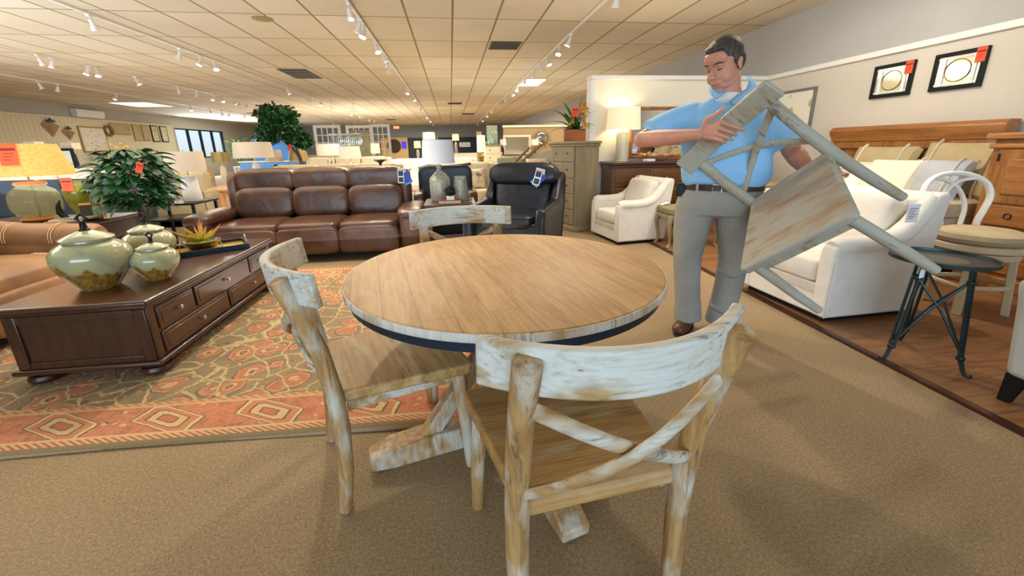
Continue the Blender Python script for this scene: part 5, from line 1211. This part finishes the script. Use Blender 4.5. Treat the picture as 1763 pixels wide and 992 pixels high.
tracks = [((741, 217), (617, 27), [(622, 28), (622, 52), (640, 62), (650, 88), (656, 103), (665, 112), (672, 122), (697, 160), (705, 172), (711, 180), (716, 188), (727, 197), (732, 203), (737, 209), (741, 215)], 'white spotlight on the ceiling track running towards the white drum lampshade', 'spotlights of the left middle track', 2.2, 31, 'long white ceiling light track running towards the white drum lampshade'),
 ((823, 215), (1040, 0), [(1069, 5), (976, 75), (970, 92), (948, 110), (938, 120), (925, 130), (908, 142), (890, 155), (884, 163), (871, 174), (862, 183), (846, 192), (838, 200), (830, 208), (823, 215)], 'white spotlight on the ceiling track above the tall taupe chest side', 'spotlights of the right middle track', 1.5, 31, 'white ceiling light track running above the tall taupe chest side'),
 (None, (330, 88), [(178, 46), (325, 98), (355, 110), (381, 118), (502, 160), (527, 172), (535, 174), (552, 180), (605, 197), (615, 202), (632, 208), (643, 211), (655, 216)], 'white spotlight on the ceiling track passing over the ficus tree', 'spotlights of the ficus track', 2.0, 31, 'white ceiling light track passing over the ficus tree'),
 (None, (275, 140), [(0, 108), (47, 113), (105, 126), (116, 129), (196, 143), (268, 158), (298, 165), (332, 171), (348, 174), (370, 178), (383, 180), (400, 183), (440, 190)], 'white spotlight on the ceiling track above the umbrella plant and glass lamp side', 'spotlights of the umbrella plant track', 2.5, 30, 'white ceiling light track above the umbrella plant side'),
 (None, (170, 155), [(22, 150), (40, 155), (165, 170), (315, 189), (338, 194), (352, 197), (371, 199), (395, 203), (412, 206)], 'white spotlight on the far ceiling track nearest the window and air conditioner', 'spotlights of the window track', 3.0, 30, 'white ceiling light track nearest the window wall and air conditioner')]
for _, (ax_, ay_), pts, lab, grp, y0, y1, tl in tracks:
    x, o = track(ax_, ay_, y0, y1); tag(o, tl, 'light track'); heads(x, pts, lab, grp)
def ceil_rect(name, label, cat, px, py, w, d, mat, frame=None, dz=.012):
    c = atz(px, py, CEIL); t = thing(name, label, cat, (c.x, c.y, CEIL))
    q = MB(); f_w = .025
    q.box(-w/2-f_w, w/2+f_w, -d/2-f_w, -d/2, -dz, 0).box(-w/2-f_w, w/2+f_w, d/2, d/2+f_w, -dz, 0).box(-w/2-f_w, -w/2, -d/2, d/2, -dz, 0).box(w/2, w/2+f_w, -d/2, d/2, -dz, 0).build('frame', frame or M_['vent'], t)
    MB().box(-w/2, w/2, -d/2, d/2, -.006, 0).build('face', mat, t)
    return t, w, d
t, w_, d_ = ceil_rect('ceiling_vent', 'dark slotted ceiling vent between the two middle light tracks, nearest of all', 'vent', 869, 78, .48, .50, M_['ventdark'])
for k in range(7): MB().box(-w_/2, w_/2, -d_/2+.02+.068*k, -d_/2+.035+.068*k, -.014, -.004).build('slat', M_['vent'], t)
for n_, (px, py, w_, d_, lab) in enumerate(((518, 127, .56, 1.16, 'big brown return grille in the ceiling above the brown sofa'), (783, 178, .5, .5, 'small dark ceiling vent far away between the middle tracks, nearer one'), (806, 196, .56, .6, 'narrow dark ceiling vent far away, right of the white drum lampshade'), (673, 206, .56, .6, 'dark ceiling vent far away above the white grid panels'), (450, 195, 1.0, .6, 'dark ceiling vent just left of the ficus crown'))):
    t, _, _ = ceil_rect('ceiling_vent', lab, 'vent', px, py, w_, d_, M_['vent'])
    for k in range(4): MB().box(-w_/2, w_/2, -d_/2+d_*(k+.4)/4, -d_/2+d_*(k+.6)/4, -.012, -.005).build('slat', M_['ventdark'], t)
for px, py, w_, d_, lab in ((915, 142, .56, 1.16, 'bright ceiling light panel beside the right middle track'), (697, 217, 1.2, 1.2, 'bright ceiling light panel farthest away, above the gold back wall section'), (245, 180, 1.2, 1.4, 'bright ceiling light panel near the wall air conditioner')):
    ceil_rect('ceiling_light', lab, 'ceiling light', px, py, w_, d_, M_['panel'], M_['white'])
c = atz(452, 32, CEIL); t = thing('ceiling_speaker', 'round beige ceiling speaker grille at the upper left', 'speaker', tuple(c))
MB().lathe([(0, -.006), (.115, -.006), (.125, -.003), (.125, 0), (0, 0)], 32).build('grille', plain('speaker_grille', 'B09C72', .8, var=.05, bmp=.5, bscale=300), t)
MB().lathe([(.118, -.009), (.13, -.006), (.13, 0), (.118, 0)], 32).build('ring', plain('speaker_ring', '9A8658', .7, var=.02), t)
# ================================================================ left wall: pictures, ornaments, air conditioner
xw = XL+.045
t = thing('air_conditioner', 'white wall-mounted split air conditioner high on the left wall', 'air conditioner', (XL, 17.45, 2.66))
MB().prism([(0, -.14), (.16, -.14), (.22, -.06), (.23, .12), (.20, .14), (0, .14)], -.60, .60, 'y').build('casing', M_['white'], t, bevel=.012)
MB().box(.10, .20, -.55, .55, -.145, -.125).build('louvre', M_['creampaint'], t)
for y_, z_, s_, lab in ((15.9, 2.20, 1.0, 'larger faceted wooden wall ornament on the cream panelling'), (16.5, 2.02, .78, 'smaller faceted wooden wall ornament right of the larger one')):
    t = thing('wall_ornament', lab, 'wall ornament', (xw, y_, z_), scale=s_)
    MB().add([(0, -.34, 0), (0, -.05, .12), (.0, .34, -.04), (0, 0, -.40), (.28, 0, -.04), (0, -.2, .1)], [(0, 4, 5), (5, 4, 1), (1, 4, 2), (2, 4, 3), (3, 4, 0), (0, 5, 1, 2, 3)]).build('facets', plain('peach_driftwood', 'C09A78', .7, var=.25, nscale=5), t, smooth=0)
    MB().lathe([(0, 0), (.12, 0), (.10, .06), (.03, .10), (.02, .14), (0, .15)], 14, TR(.08, -.03, .08)).build('cap', plain('green_patina', '4A6A58', .6, var=.2), t)
def wallpic(label, y0, y1, z0, z1, fm, im, cat='picture', fw_=.05):
    framed('picture', label, cat, xw+.035, y0, y1, z0, z1, fw_, fm, im, .035)
def artmat(name, cols, sc_=4, dist=2):
    m, nt, b = newmat(name); n_ = noise(nt, coords(nt), sc_, 4, .6, dist)
    nt.links.new(ramp(nt, n_, [(.3+.4*k/(len(cols)-1), c) for k, c in enumerate(cols)]), b.inputs['Base Color']); b.inputs['Roughness'].default_value = .6; return m
goldf = plain('gold_frame', 'A88A44', .4, .4, var=.05)
wallpic('large pale abstract canvas in gold frame on the cream panelling', 16.9, 18.05, 1.30, 2.22, goldf, artmat('pale_abstract', ['C88A70', 'DCD4BC', 'E4E0D0', 'B8B89C']))
wallpic('wide tan map-like panel on the left wall above the umbrella plant', 18.35, 19.35, 1.98, 2.40, goldf, artmat('tan_map', ['9A865A', 'B8A478', 'A89468'], 7), fw_=.03)
wallpic('narrow tan botanical panel, left one of the pair beside the wide tan panel', 19.50, 19.90, 1.75, 2.42, goldf, artmat('tan_branch_art', ['8A7450', 'C0AC80', 'A88A60'], 9))
wallpic('narrow tan botanical panel, right one of the pair beside the wide tan panel', 20.02, 20.42, 1.75, 2.42, goldf, artmat('tan_branch_art_two', ['8A7450', 'BCA678', 'A08458'], 8))
wallpic('dark-framed print of a gold pear shape on the left wall', 20.56, 21.02, 1.72, 2.44, M_['bronze'], artmat('pear_print', ['C8B888', 'D0C090', 'A8883A'], 4, 0))
wallpic('dark-framed print of small leaves, next to the window', 21.16, 21.62, 1.72, 2.44, M_['bronze'], artmat('leaf_print', ['5A5238', 'D0C498', 'CFC296'], 12, 0))
t = thing('wreath', 'round brown twig wreath between the abstract canvas and the tan panel', 'wreath', (xw+.05, 18.2, 2.10))
for k in range(3): MB().tube([(.01*k, (.15+.02*k)*math.cos(R(a)), (.15+.02*k)*math.sin(R(a))) for a in range(0, 361, 15)], .03, 6).build('twig_ring', plain('twig_brown_%s' % 'abc'[k], '8A6A3A', .9, var=.3, bmp=.6), t)
# ================================================================ distant furniture
def table_plain(name, label, x, y, w, d, h, mat, cat='table'):
    t = thing(name, label, cat, (x, y, 0))
    MB().box(-w/2, w/2, -d/2, d/2, h-.035, h).build('tabletop', mat, t, bevel=.006)
    MB().box(-w/2+.04, w/2-.04, -d/2+.04, d/2-.04, h-.12, h-.035).build('apron', mat, t)
    for sx in (-1, 1):
        for sy in (-1, 1): MB().box(sx*(w/2-.05)-.025, sx*(w/2-.05)+.025, sy*(d/2-.05)-.025, sy*(d/2-.05)+.025, 0, h-.035).build('leg', mat, t)
    return t
def far_lamp(px, pt, pb, pw, y, shm, bmat, label, hgt=.66, slim=.06, taper=.92, sq=False, on=None):
    top = aty(px, pt, y); bot = aty(px, pb, y); w = (aty(px+pw/2, pt, y)-aty(px-pw/2, pt, y)).length/2
    sh = top.z-bot.z; zb = top.z-hgt
    return table_lamp(label, (top.x, y, zb), [(0, 0), (slim*1.3, 0), (slim*1.3, .015), (slim*.6, .04), (slim, .14), (slim*.8, hgt-sh-.10), (.015, hgt-sh-.06), (0, hgt-sh-.06)], bmat, (hgt-sh, hgt, w, w*taper), shm, 20, square=sq), top.x, y, zb
def with_table(args, tname, tlabel, w, d, mat, **k):
    t, x, y, zb = far_lamp(*args, **k); table_plain(tname, tlabel, x, y, w, d, zb, mat); return x, y, zb
with_table((433, 245, 272, 67, 6.7, M_['shadelin'], M_['white'], 'wide taupe-shaded lamp on white column just behind the left of the brown sofa'), 'console_table', 'peach wooden table under the wide taupe-shaded lamp', 1.0, .5, plain('peach_wood_table', 'C8905E', .5, var=.1))
with_table((378, 262, 279, 30, 8.4, M_['shadebrass'], M_['creampaint'], 'gold-shaded white lamp right of the white textured lamp'), 'console_table', 'dark table under the gold-shaded lamp', .8, .5, M_['espresso'])
with_table((470, 258, 278, 30, 9.6, M_['shadelin'], M_['bronze'], 'brown-shaded lamp beside the wide taupe-shaded lamp'), 'console_table', 'small cream table under the brown-shaded lamp', .7, .5, M_['creampaint'], taper=.8)
with_table((512, 257, 277, 34, 9.6, M_['shadebrass'], M_['pewter'], 'gold-shaded lamp partly behind the ficus trunk'), 'console_table', 'small cream table behind the ficus trunk', .5, .5, M_['creampaint'], taper=.8)
with_table((564, 248, 268, 40, 8.6, M_['shade'], M_['pewter'], 'pale-shaded lamp right of the ficus tree'), 'console_table', 'cream table under the pale-shaded lamp right of the ficus', .7, .5, M_['creampaint'])
with_table((601, 252, 273, 38, 8.2, M_['shade'], M_['pewter'], 'pale-shaded lamp beneath the glass chandelier'), 'console_table', 'cream table below the glass chandelier', .8, .5, M_['creampaint'])
with_table((645, 247, 264, 16, 12.5, M_['shadelit'], M_['brass'], 'small glowing lamp before the white grid panels'), 'console_table', 'cream table under the small glowing lamp', .9, .5, M_['creampaint'])
with_table((718, 243, 255, 12, 16, M_['shadelit'], M_['white'], 'small glowing lamp against the dark wall left of the drum shade'), 'console_table', 'cream table before the dark wall section on the left', 1.0, .5, M_['creampaint'])
with_table((738, 228, 240, 22, 11.5, M_['shadelit'], M_['brass'], 'glowing lamp mostly hidden behind the top of the white drum shade'), 'console_table', 'cream table behind the white drum shade and dark club chair', .6, .4, M_['creampaint'], hgt=.85)
with_table((784, 231, 242, 12, 14, M_['shadelit'], M_['pewter'], 'glowing lamp just right of the white drum shade'), 'console_table', 'slim table right of the white drum shade', .5, .4, M_['espresso'], hgt=.9)
with_table((828, 233, 262, 15, 10.5, M_['shadelit'], M_['brass'], 'tall glowing lamp beside the cream chest with the green bottle'), 'console_table', 'low table under the tall glowing lamp', .5, .5, M_['creampaint'], slim=.07)
xa, ya, za = with_table((57, 244, 256, 27, 9.6, M_['shadelin'], M_['bronze'], 'square-shaded dark lamp, left one of the pair by the left wall display'), 'console_table', 'dark table under the left square-shaded lamp', .6, .45, M_['espresso'], sq=True, taper=1)
xb, yb, zb = with_table((120, 246, 257, 27, 9.6, M_['shadelin'], M_['bronze'], 'square-shaded dark lamp on slim stem above the olive urn'), 'console_table', 'dark table under the right square-shaded lamp', .6, .45, M_['espresso'], sq=True, taper=1)
t = table_plain('display_table', 'dark display table holding the horse picture behind the glass lamp', (xa+xb)/2, 9.5, (xb-xa)-.66, .45, .93, M_['espresso'])
t = framed('picture', 'dark-framed picture of pale horses between the two square-shaded lamps', 'picture', 0, -.42, .42, 0, .42, .05, M_['black'], artmat('pale_horse_art', ['8AA8B4', 'C4D4D4', 'D8D4CC', '5A5A58'], 6, 3), .04)
t.location = ((xa+xb)/2+.05, 9.42, .93); t.rotation_euler = (R(0), R(0), R(-90))
def sofa_far(name, label, x, y, w, d, h, mat, rz=0, cat='sofa', seats=2, pil=None):
    t = thing(name, label, cat, (x, y, 0), rz)
    MB().box(-w/2+.1, w/2-.1, -d/2, d/2, .0, .28).build('base', mat, t, bevel=.02)
    MB().box(-w/2+.05, w/2-.05, d/2-.20, d/2, .1, h).build('back', mat, t, bevel=.05, seg=4)
    for s in (-1, 1): MB().box(s*w/2-(.16 if s > 0 else 0), s*w/2+(0 if s > 0 else .16), -d/2, d/2, .0, h*.74).build('arm', mat, t, bevel=.05, seg=4)
    sw = (w-.34)/seats
    for k in range(seats):
        x0 = -w/2+.17+sw*k
        MB().box(x0+.005, x0+sw-.005, -d/2-.02, d/2-.2, .28, .46).build('seat_cushion', mat, t, bevel=.04, seg=4)
        MB().box(x0+.01, x0+sw-.01, d/2-.36, d/2-.19, .44, h+.02).build('back_cushion', mat, t, bevel=.05, seg=4)
    return t
sofa_far('fabric_sofa', 'charcoal blue sofa behind the end table with the glass lamp', -5.25, 5.75, 2.3, .9, .90, M_['darkfabric'])
sofa_far('fabric_sofa', 'white sofa behind the olive urn and umbrella plant', -6.5, 7.6, 2.1, .9, .98, M_['linen'])
sofa_far('fabric_sofa', 'beige sofa behind the white textured lamp', -4.35, 6.95, 1.6, .9, .95, M_['beige'], 180)
sofa_far('fabric_sofa', 'long beige sofa right behind the brown leather sofa', -2.05, 7.6, 2.4, .9, .96, M_['beige'], 0, seats=3)
sofa_far('fabric_sofa', 'cream sofa beyond the pedestal bowls, farther than the long beige sofa', -2.7, 11.2, 2.3, .9, 1.03, M_['cream'], 0, seats=3)
sofa_far('fabric_sofa', 'white sofa straight behind the dark leather club chair', -.4, 9.9, 2.2, .9, .98, M_['linen'], 0)
sofa_far('fabric_sofa', 'cream sofa beside the black recliner headrest, in front of the cream chest', .42, 7.9, 1.0, .9, .93, M_['cream'], 0, seats=1)
sofa_far('fabric_sofa', 'cream sofa far away right of the drum shade', 1.0, 13.2, 2.2, .9, 1.05, M_['cream'], 180)
sofa_far('fabric_sofa', 'cream sofa in the farthest row behind the glowing small lamp', -4.2, 15.5, 2.4, .9, 1.05, M_['cream'], 180)
sofa_far('fabric_sofa', 'tan sofa in the far left corner beneath the window', -8.5, 14.0, 2.4, .9, 1.0, M_['beige'], 90)
p_ = pillow('cream pillow with dark diagonal stripes on the sofa right of the dark leather club chair', .42, 7.80, .46, .44, .40, 20, 90, artmat('striped_cotton', ['3A342C', 'D8CCB4', 'DCD0B8', '4A4438'], 5, 0)); p_['group'] = 'pillows on far sofas'
for k_, (x_, y_, c_, l_) in enumerate(((-2.6, 7.5, 'D8B060', 'mustard pillow on the beige sofa behind the brown sofa'), (-1.95, 11.0, 'B8A890', 'taupe pillow on the far cream sofa beyond the bowls'), (-2.9, 11.0, 'C8B070', 'straw-coloured pillow on the far cream sofa beyond the bowls'), (.2, 9.8, '9C8C74', 'brown-grey pillow on the white sofa straight behind the club chair'))):
    p_ = pillow(l_, x_, y_, .46, .44, .40, 15, 90, plain('pillow_cotton_%s' % 'abcd'[k_], c_, .9, var=.1)); p_['group'] = 'pillows on far sofas'
# pedestal bowls on a table
tp = table_plain('display_table', 'low cream display table carrying two dark bowls behind the brown sofa', -.98, 6.45, .7, .35, .93, M_['creampaint'])
t = thing('pedestal_bowl', 'dark pedestal bowl showing above the brown sofa', 'bowl', (-1.07, 6.45, .93)); MB().lathe([(0, 0), (.05, 0), (.045, .012), (.018, .03), (.02, .08), (.04, .10), (.10, .135), (.10, .142), (.035, .11), (0, .108)], 24).build('bowl', M_['bronze'], t)
t = thing('shallow_bowl', 'shallow dark bowl right of the pedestal bowl', 'bowl', (-.90, 6.45, .93)); MB().lathe([(0, 0), (.05, 0), (.10, .04), (.10, .046), (.05, .012), (0, .012)], 24).build('bowl', M_['bronze'], t)
# white grid room-divider panels
for k, (x0, x1, y_, lab) in enumerate(((-4.95, -4.0, 16.2, 'white grid divider panel nearest the ficus tree'), (-3.9, -2.95, 16.6, 'white grid divider panel in the middle of the three'), (-2.9, -2.2, 16.0, 'narrow white grid divider panel, right one of the three'))):
    t = thing('divider_panel', lab, 'divider panel', ((x0+x1)/2, y_, 0)); w = x1-x0; H_ = 2.12
    q = MB(); q.box(-w/2, -w/2+.09, -.03, .03, 0, H_).box(w/2-.09, w/2, -.03, .03, 0, H_).box(-w/2+.09, w/2-.09, -.03, .03, H_-.10, H_).box(-w/2+.09, w/2-.09, -.03, .03, 0, .2); q.build('frame', M_['white'], t)
    q = MB(); nx_ = 4 if w > .8 else 3
    for i in range(1, nx_): xx = -w/2+.09+(w-.18)*i/nx_; q.box(xx-.014, xx+.014, -.015, .015, .2, H_-.10)
    for j in range(1, 7): zz = .2+(H_-.3)*j/7; q.box(-w/2+.09, w/2-.09, -.0149, .0149, zz-.014, zz+.014)
    q.build('muntin_grid', M_['white'], t)
cb = sofa_far('sage_armoire', 'sage green tall cabinet', -2.62, 14.6, .1, .1, .1, M_['cream']) if False else None
t = thing('armoire', 'tall pale sage distressed cabinet in front of the white grid panels', 'cabinet', (-2.95, 14.4, 0))
MB().box(-.24, .24, -.22, .22, 0, 1.78).build('body', plain('sage_paint', 'A8A888', .7, var=.15, nscale=4), t, bevel=.01)
for s in (-1, 1): MB().box(s*.12-.11, s*.12+.11, -.235, -.22, .1, 1.68).build('door', plain('sage_door_paint', 'A2A284', .7, var=.15, nscale=4), t, bevel=.008)
MB().box(-.27, .27, -.25, .25, 1.78, 1.84).build('cornice', M_['taupewood'], t, bevel=.01)
# glass chandelier
cc_ = aty(596, 241, 12.5); t = thing('chandelier', 'wide rectangular chandelier of hanging clear glass drops', 'chandelier', (cc_.x, 12.5, cc_.z))
MB().box(-.42, .42, -.16, .16, .14, .17).build('frame', M_['pewter'], t)
gl = glassy('chandelier_glass', 'DCE8EA', .08, 1.2)
for r_ in range(2):
    for k in range(16): MB().lathe([(0, .14), (.012, .12), (.016, -.05), (.008, -.15), (0, -.16)], 8, TR(-.40+.0535*k, -.08+.16*r_, 0)).build('glass_drop', gl, t)
for s in (-1, 1): MB().tube([(s*.3, 0, .17), (s*.3, 0, CEIL-cc_.z)], .005, 6).build('rod', M_['pewter'], t)
# beige divider wall with dresser, mirror, two lamps, sunburst
S('wall_divider', MB().box(1.62, 4.88, 12.6, 12.72, 0, 1.80), wall_tan, smooth=0)
S('trim_5', MB().box(1.60, 4.88, 12.57, 12.75, 1.80, 1.86), M_['creampaint'])
t = thing('low_dresser', 'cream low dresser against the beige divider wall', 'dresser', (2.12, 12.2, 0))
MB().box(-.55, .55, -.22, .22, 0, .98).build('body', M_['creampaint'], t, bevel=.01); MB().box(-.58, .58, -.25, .25, .98, 1.01).build('tabletop', M_['espresso'], t)
for r_ in range(3):
    for c_ in range(2):
        d = MB().box(-.5+.51*c_, -.02+.51*c_, -.235, -.22, .08+.3*r_, .35+.3*r_).build('drawer', M_['creampaint'], t, bevel=.006)
        for xx in (.12, .36): MB().se((-.5+.51*c_+xx, -.245, .22+.3*r_), (.03, .02, .03), 1, 1, 10, 6).build('knob', M_['bronze'], d)
t = thing('dresser_mirror', 'cream-framed mirror on the cream low dresser', 'mirror', (2.0, 12.4, 1.01))
MB().box(-.42, .42, -.02, .02, 0, .05).box(-.42, .42, -.02, .02, .50, .56).box(-.42, -.36, -.02, .02, .05, .50).box(.36, .42, -.02, .02, .05, .50).build('frame', M_['creampaint'], t)
MB().box(-.36, .36, -.01, .01, .05, .50).build('glass', M_['mirror'], t)
far_lamp(866, 240, 250, 11, 12.15, M_['shade'], M_['bronze'], 'small lamp left of the cream-framed mirror', hgt=.46, slim=.03); far_lamp(921, 240, 250, 13, 12.15, M_['shade'], M_['bronze'], 'small lamp right of the cream-framed mirror', hgt=.46, slim=.03)
sp_ = aty(933, 238, 12.5); t = thing('sunburst_mirror', 'round gold sunburst mirror on the beige divider wall', 'mirror', (sp_.x, 12.55, sp_.z))
for k in range(28): a = R(360/28*k); l_ = .30 if k % 2 else .24; MB().tube([(.13*math.cos(a), 0, .13*math.sin(a)), (l_*math.cos(a), 0, l_*math.sin(a))], [.012, .006], 5).build('ray', M_['brass'], t)
MB().lathe([(0, 0), (.15, 0), (.16, .012), (.14, .02), (0, .022)], 32, TR(0, .0, 0, 90)).build('glass', M_['mirror'], t)
# cream tall chest with bottle and panels on top
t = thing('tall_chest', 'cream narrow chest of drawers left of the beige divider wall', 'chest of drawers', (1.13, 11.4, 0))
MB().box(-.22, .22, -.22, .22, 0, 1.26).build('body', M_['creampaint'], t, bevel=.008); MB().box(-.245, .245, -.245, .245, 1.26, 1.29).build('top', M_['taupewood'], t)
for k in range(6):
    d = MB().box(-.19, .19, -.235, -.22, .06+.2*k, .235+.2*k).build('drawer', M_['creampaint'], t, bevel=.005); MB().se((-.08, -.245, .15+.2*k), (.03, .02, .03), 1, 1, 10, 6).build('knob', M_['bronze'], d)
t = thing('bottle', 'sea-green glass bottle on the cream narrow chest', 'bottle', (1.08, 11.32, 1.29)); MB().lathe([(0, 0), (.09, 0), (.11, .04), (.09, .12), (.03, .2), (.022, .27), (0, .27)], 20).build('body', plain('sea_green_glass', '7FA89A', .1, var=.1, coat=.4), t)
tag(MB().box(-.15, .15, -.012, .012, 0, .52, TR(1.16, 11.50, 1.29, -6)).build('canvas', artmat('sage_canvas', ['A8B494', '8A947A', 'C4C8AC'], 5), None), 'sage canvas leaning on the cream narrow chest behind the bottle', 'picture')
tag(MB().box(-.07, .07, -.06, .06, 0, 1.65, TR(.80, 11.6, 0)).build('fabric_column', M_['shadebrass'], None, bevel=.01), 'slim gold upright column left of the cream narrow chest', 'column')
# green chairs, driftwood beams, grey bed with plaid pillow
for k, (x, y, lab) in enumerate(((1.30, 9.6, 'sage green side chair nearer the recliner'), (1.75, 10.3, 'sage green side chair in front of the cream low dresser'))):
    t = thing('side_chair', lab, 'chair', (x, y, 0), 30*k); sg = plain('sage_fabric_%s' % 'ab'[k], '8A9474', .9, var=.08)
    MB().box(-.22, .22, -.22, .22, .42, .50).build('seat', sg, t, bevel=.02); MB().box(-.21, .21, .17, .22, .50, .98).build('backrest', sg, t, bevel=.02)
    for sx in (-1, 1):
        for sy in (-1, 1): MB().box(sx*.19-.018, sx*.19+.018, sy*.19-.018, sy*.19+.018, 0, .42).build('leg', M_['creampaint'], t)
t = table_plain('dining_table', 'small cream dining table with leaning driftwood ornament among sage chairs', .85, 8.9, .9, .35, .76, M_['cream'])
def beam(p0, p1, lab):
    tag(MB().tube([p0, Vector(p0).lerp(Vector(p1), .5)+Vector((0, 0, .01)), p1], [.028, .035, .025], 10).build('driftwood_branch', plain('driftwood_'+lab[:4].strip(), '7E6E48', .8, var=.2, bmp=.4), None), lab, 'branch')
beam(tuple(aty(878, 288, 9.2)), tuple(aty(912, 254, 9.35)), 'dark driftwood branch slanting up from the small dining table, left one')
beam(tuple(aty(886, 289, 9.2)), tuple(aty(932, 250, 9.35)), 'gold driftwood branch slanting up from the small dining table, right one')
t = thing('bed', 'bed with rounded pale grey headboard half hidden behind the tall taupe chest', 'bed', (2.30, 8.35, 0))
q = MB(); pts = [(-.75, .2)]+[(-.75*math.cos(R(a)), .70+.44*math.sin(R(a))) for a in range(0, 181, 12)]+[(.75, .2)]
q.prism(pts, .95, 1.05, 'y').build('headboard', M_['greyfab'], t, bevel=.03, seg=3)
MB().se((0, 0, .36), (1.45, 1.9, .5), .15, .12).build('mattress', M_['cream'], t); MB().box(-.72, .72, -.9, .92, 0, .22).build('rail', M_['greyfab'], t, bevel=.01)
def plaid():
    m, nt, b = newmat('blue_plaid'); tc = nt.nodes.new('ShaderNodeTexCoord'); sp = nt.nodes.new('ShaderNodeSeparateXYZ'); nt.links.new(tc.outputs['Object'], sp.inputs[0])
    gx = mth(nt, 'GREATER_THAN', mth(nt, 'FRACT', mth(nt, 'MULTIPLY', sp.outputs[1], 6)), .6); gz = mth(nt, 'GREATER_THAN', mth(nt, 'FRACT', mth(nt, 'MULTIPLY', sp.outputs[2], 6)), .6)
    nt.links.new(mixc(nt, mth(nt, 'MULTIPLY', mth(nt, 'ADD', gx, gz), .48), 'D8CDB8', '22395A'), b.inputs['Base Color']); b.inputs['Roughness'].default_value = .9; return m
p_ = pillow('blue plaid pillow on the grey bed beside the tall taupe chest', 1.86, 7.72, .62, .46, .36, 30, 75, plaid()); p_['group'] = 'pillows on the grey bed'
p_ = pillow('peach patterned pillow behind the blue plaid pillow', 1.78, 8.3, .62, .5, .40, 24, 85, plain('peach_print_cotton', 'DCC0A0', .9, var=.15, nscale=20)); p_['group'] = 'pillows on the grey bed'
# far back wall: tan bay, navy bays, arch mirror, art
S('wall_bay_1', MB().box(-5.1, -3.15, 31.8, 31.98, 0, 2.05), plain('gold_tan_paint', 'C0A068', .8, var=.03), smooth=0)
S('wall_bay_2', MB().box(-3.13, 3.2, 31.85, 31.99, 0, 2.02), plain('navy_paint', '16242E', .7, var=.05), smooth=0)
t = thing('arched_mirror', 'large round mirror on the gold back wall section', 'mirror', (-4.15, 31.78, 1.45)); MB().lathe([(.42, 0), (.50, 0), (.50, .03), (.42, .03)], 40, TR(rx=90)).build('frame', M_['bronze'], t); MB().lathe([(0, .0), (.42, 0), (.42, .02), (0, .02)], 40, TR(rx=90)).build('glass', M_['mirror'], t)
tag(MB().box(-.16, .16, -.03, 0, 0, .52, TR(-3.42, 31.78, 1.25)).build('picture', plain('violet_blue_art', '2A10D8', .5, var=.05, em=(.05, .02, .8), es=.5), None), 'small bright violet-blue screen on the gold back wall section', 'screen')
tag(MB().box(-.42, .42, -.03, 0, 0, .34, TR(1.1, 31.83, 1.30)).build('picture', artmat('pale_landscape', ['8AA0A8', 'D0DCDC', 'E8ECE8'], 3), None), 'pale wide landscape picture on the dark far wall', 'picture')
tag(MB().box(-.2, .2, -.05, 0, 0, .16, TR(-3.9, 31.98, 2.70)).build('sign', plain('red_lit_sign', 'D86040', .5, var=0, em=(1, .3, .15), es=1.2), None), 'small glowing orange-red sign high on the far back wall', 'sign')
# made-up blue box and panel, stand-in for a window view, beyond the ficus
t = thing('display_table', 'made-up bright blue box with white edge behind the ficus trunk', 'table', (-5.6, 14.2, 0))
MB().box(-.95, .95, -.4, .4, 0, .90).build('cloth', plain('bright_blue_stand_in', '5C9CE0', .8, var=.15, nscale=2), t, bevel=.01); MB().box(-.97, .97, -.42, .42, .90, .93).build('white_edge', M_['white'], t)
tag(MB().box(-.75, .75, -.03, .03, 0, .78, TR(-5.6, 14.5, .93)).build('screen', plain('bright_blue_panel', '4C8EE2', .7, var=.2, nscale=2), None), 'bright blue panel standing on the made-up blue box', 'panel')
t = thing('potted_palm', 'soft green fern plant by the far window', 'plant', (-10.6, 22.5, 0)); MB().lathe([(0, 0), (.3, 0), (.36, .5), (.3, .5), (0, .45)], 20).build('pot', M_['white'], t)
q = MB(); rr_ = random.Random(5)
for k in range(240):
    th = rr_.uniform(0, 6.28); q.leaf((0, 0, .7+rr_.uniform(0, .8)), (math.cos(th), math.sin(th), rr_.uniform(.3, 1.6)), rr_.uniform(.5, .9), .09, .9, 5)
q.build('foliage', plain('soft_green_leaf', '7AA86A', .6, var=.3), t)
S('trim_6', MB().box(XL, XL+.07, 6, 22.1, 2.44, 2.50), M_['creampaint'])
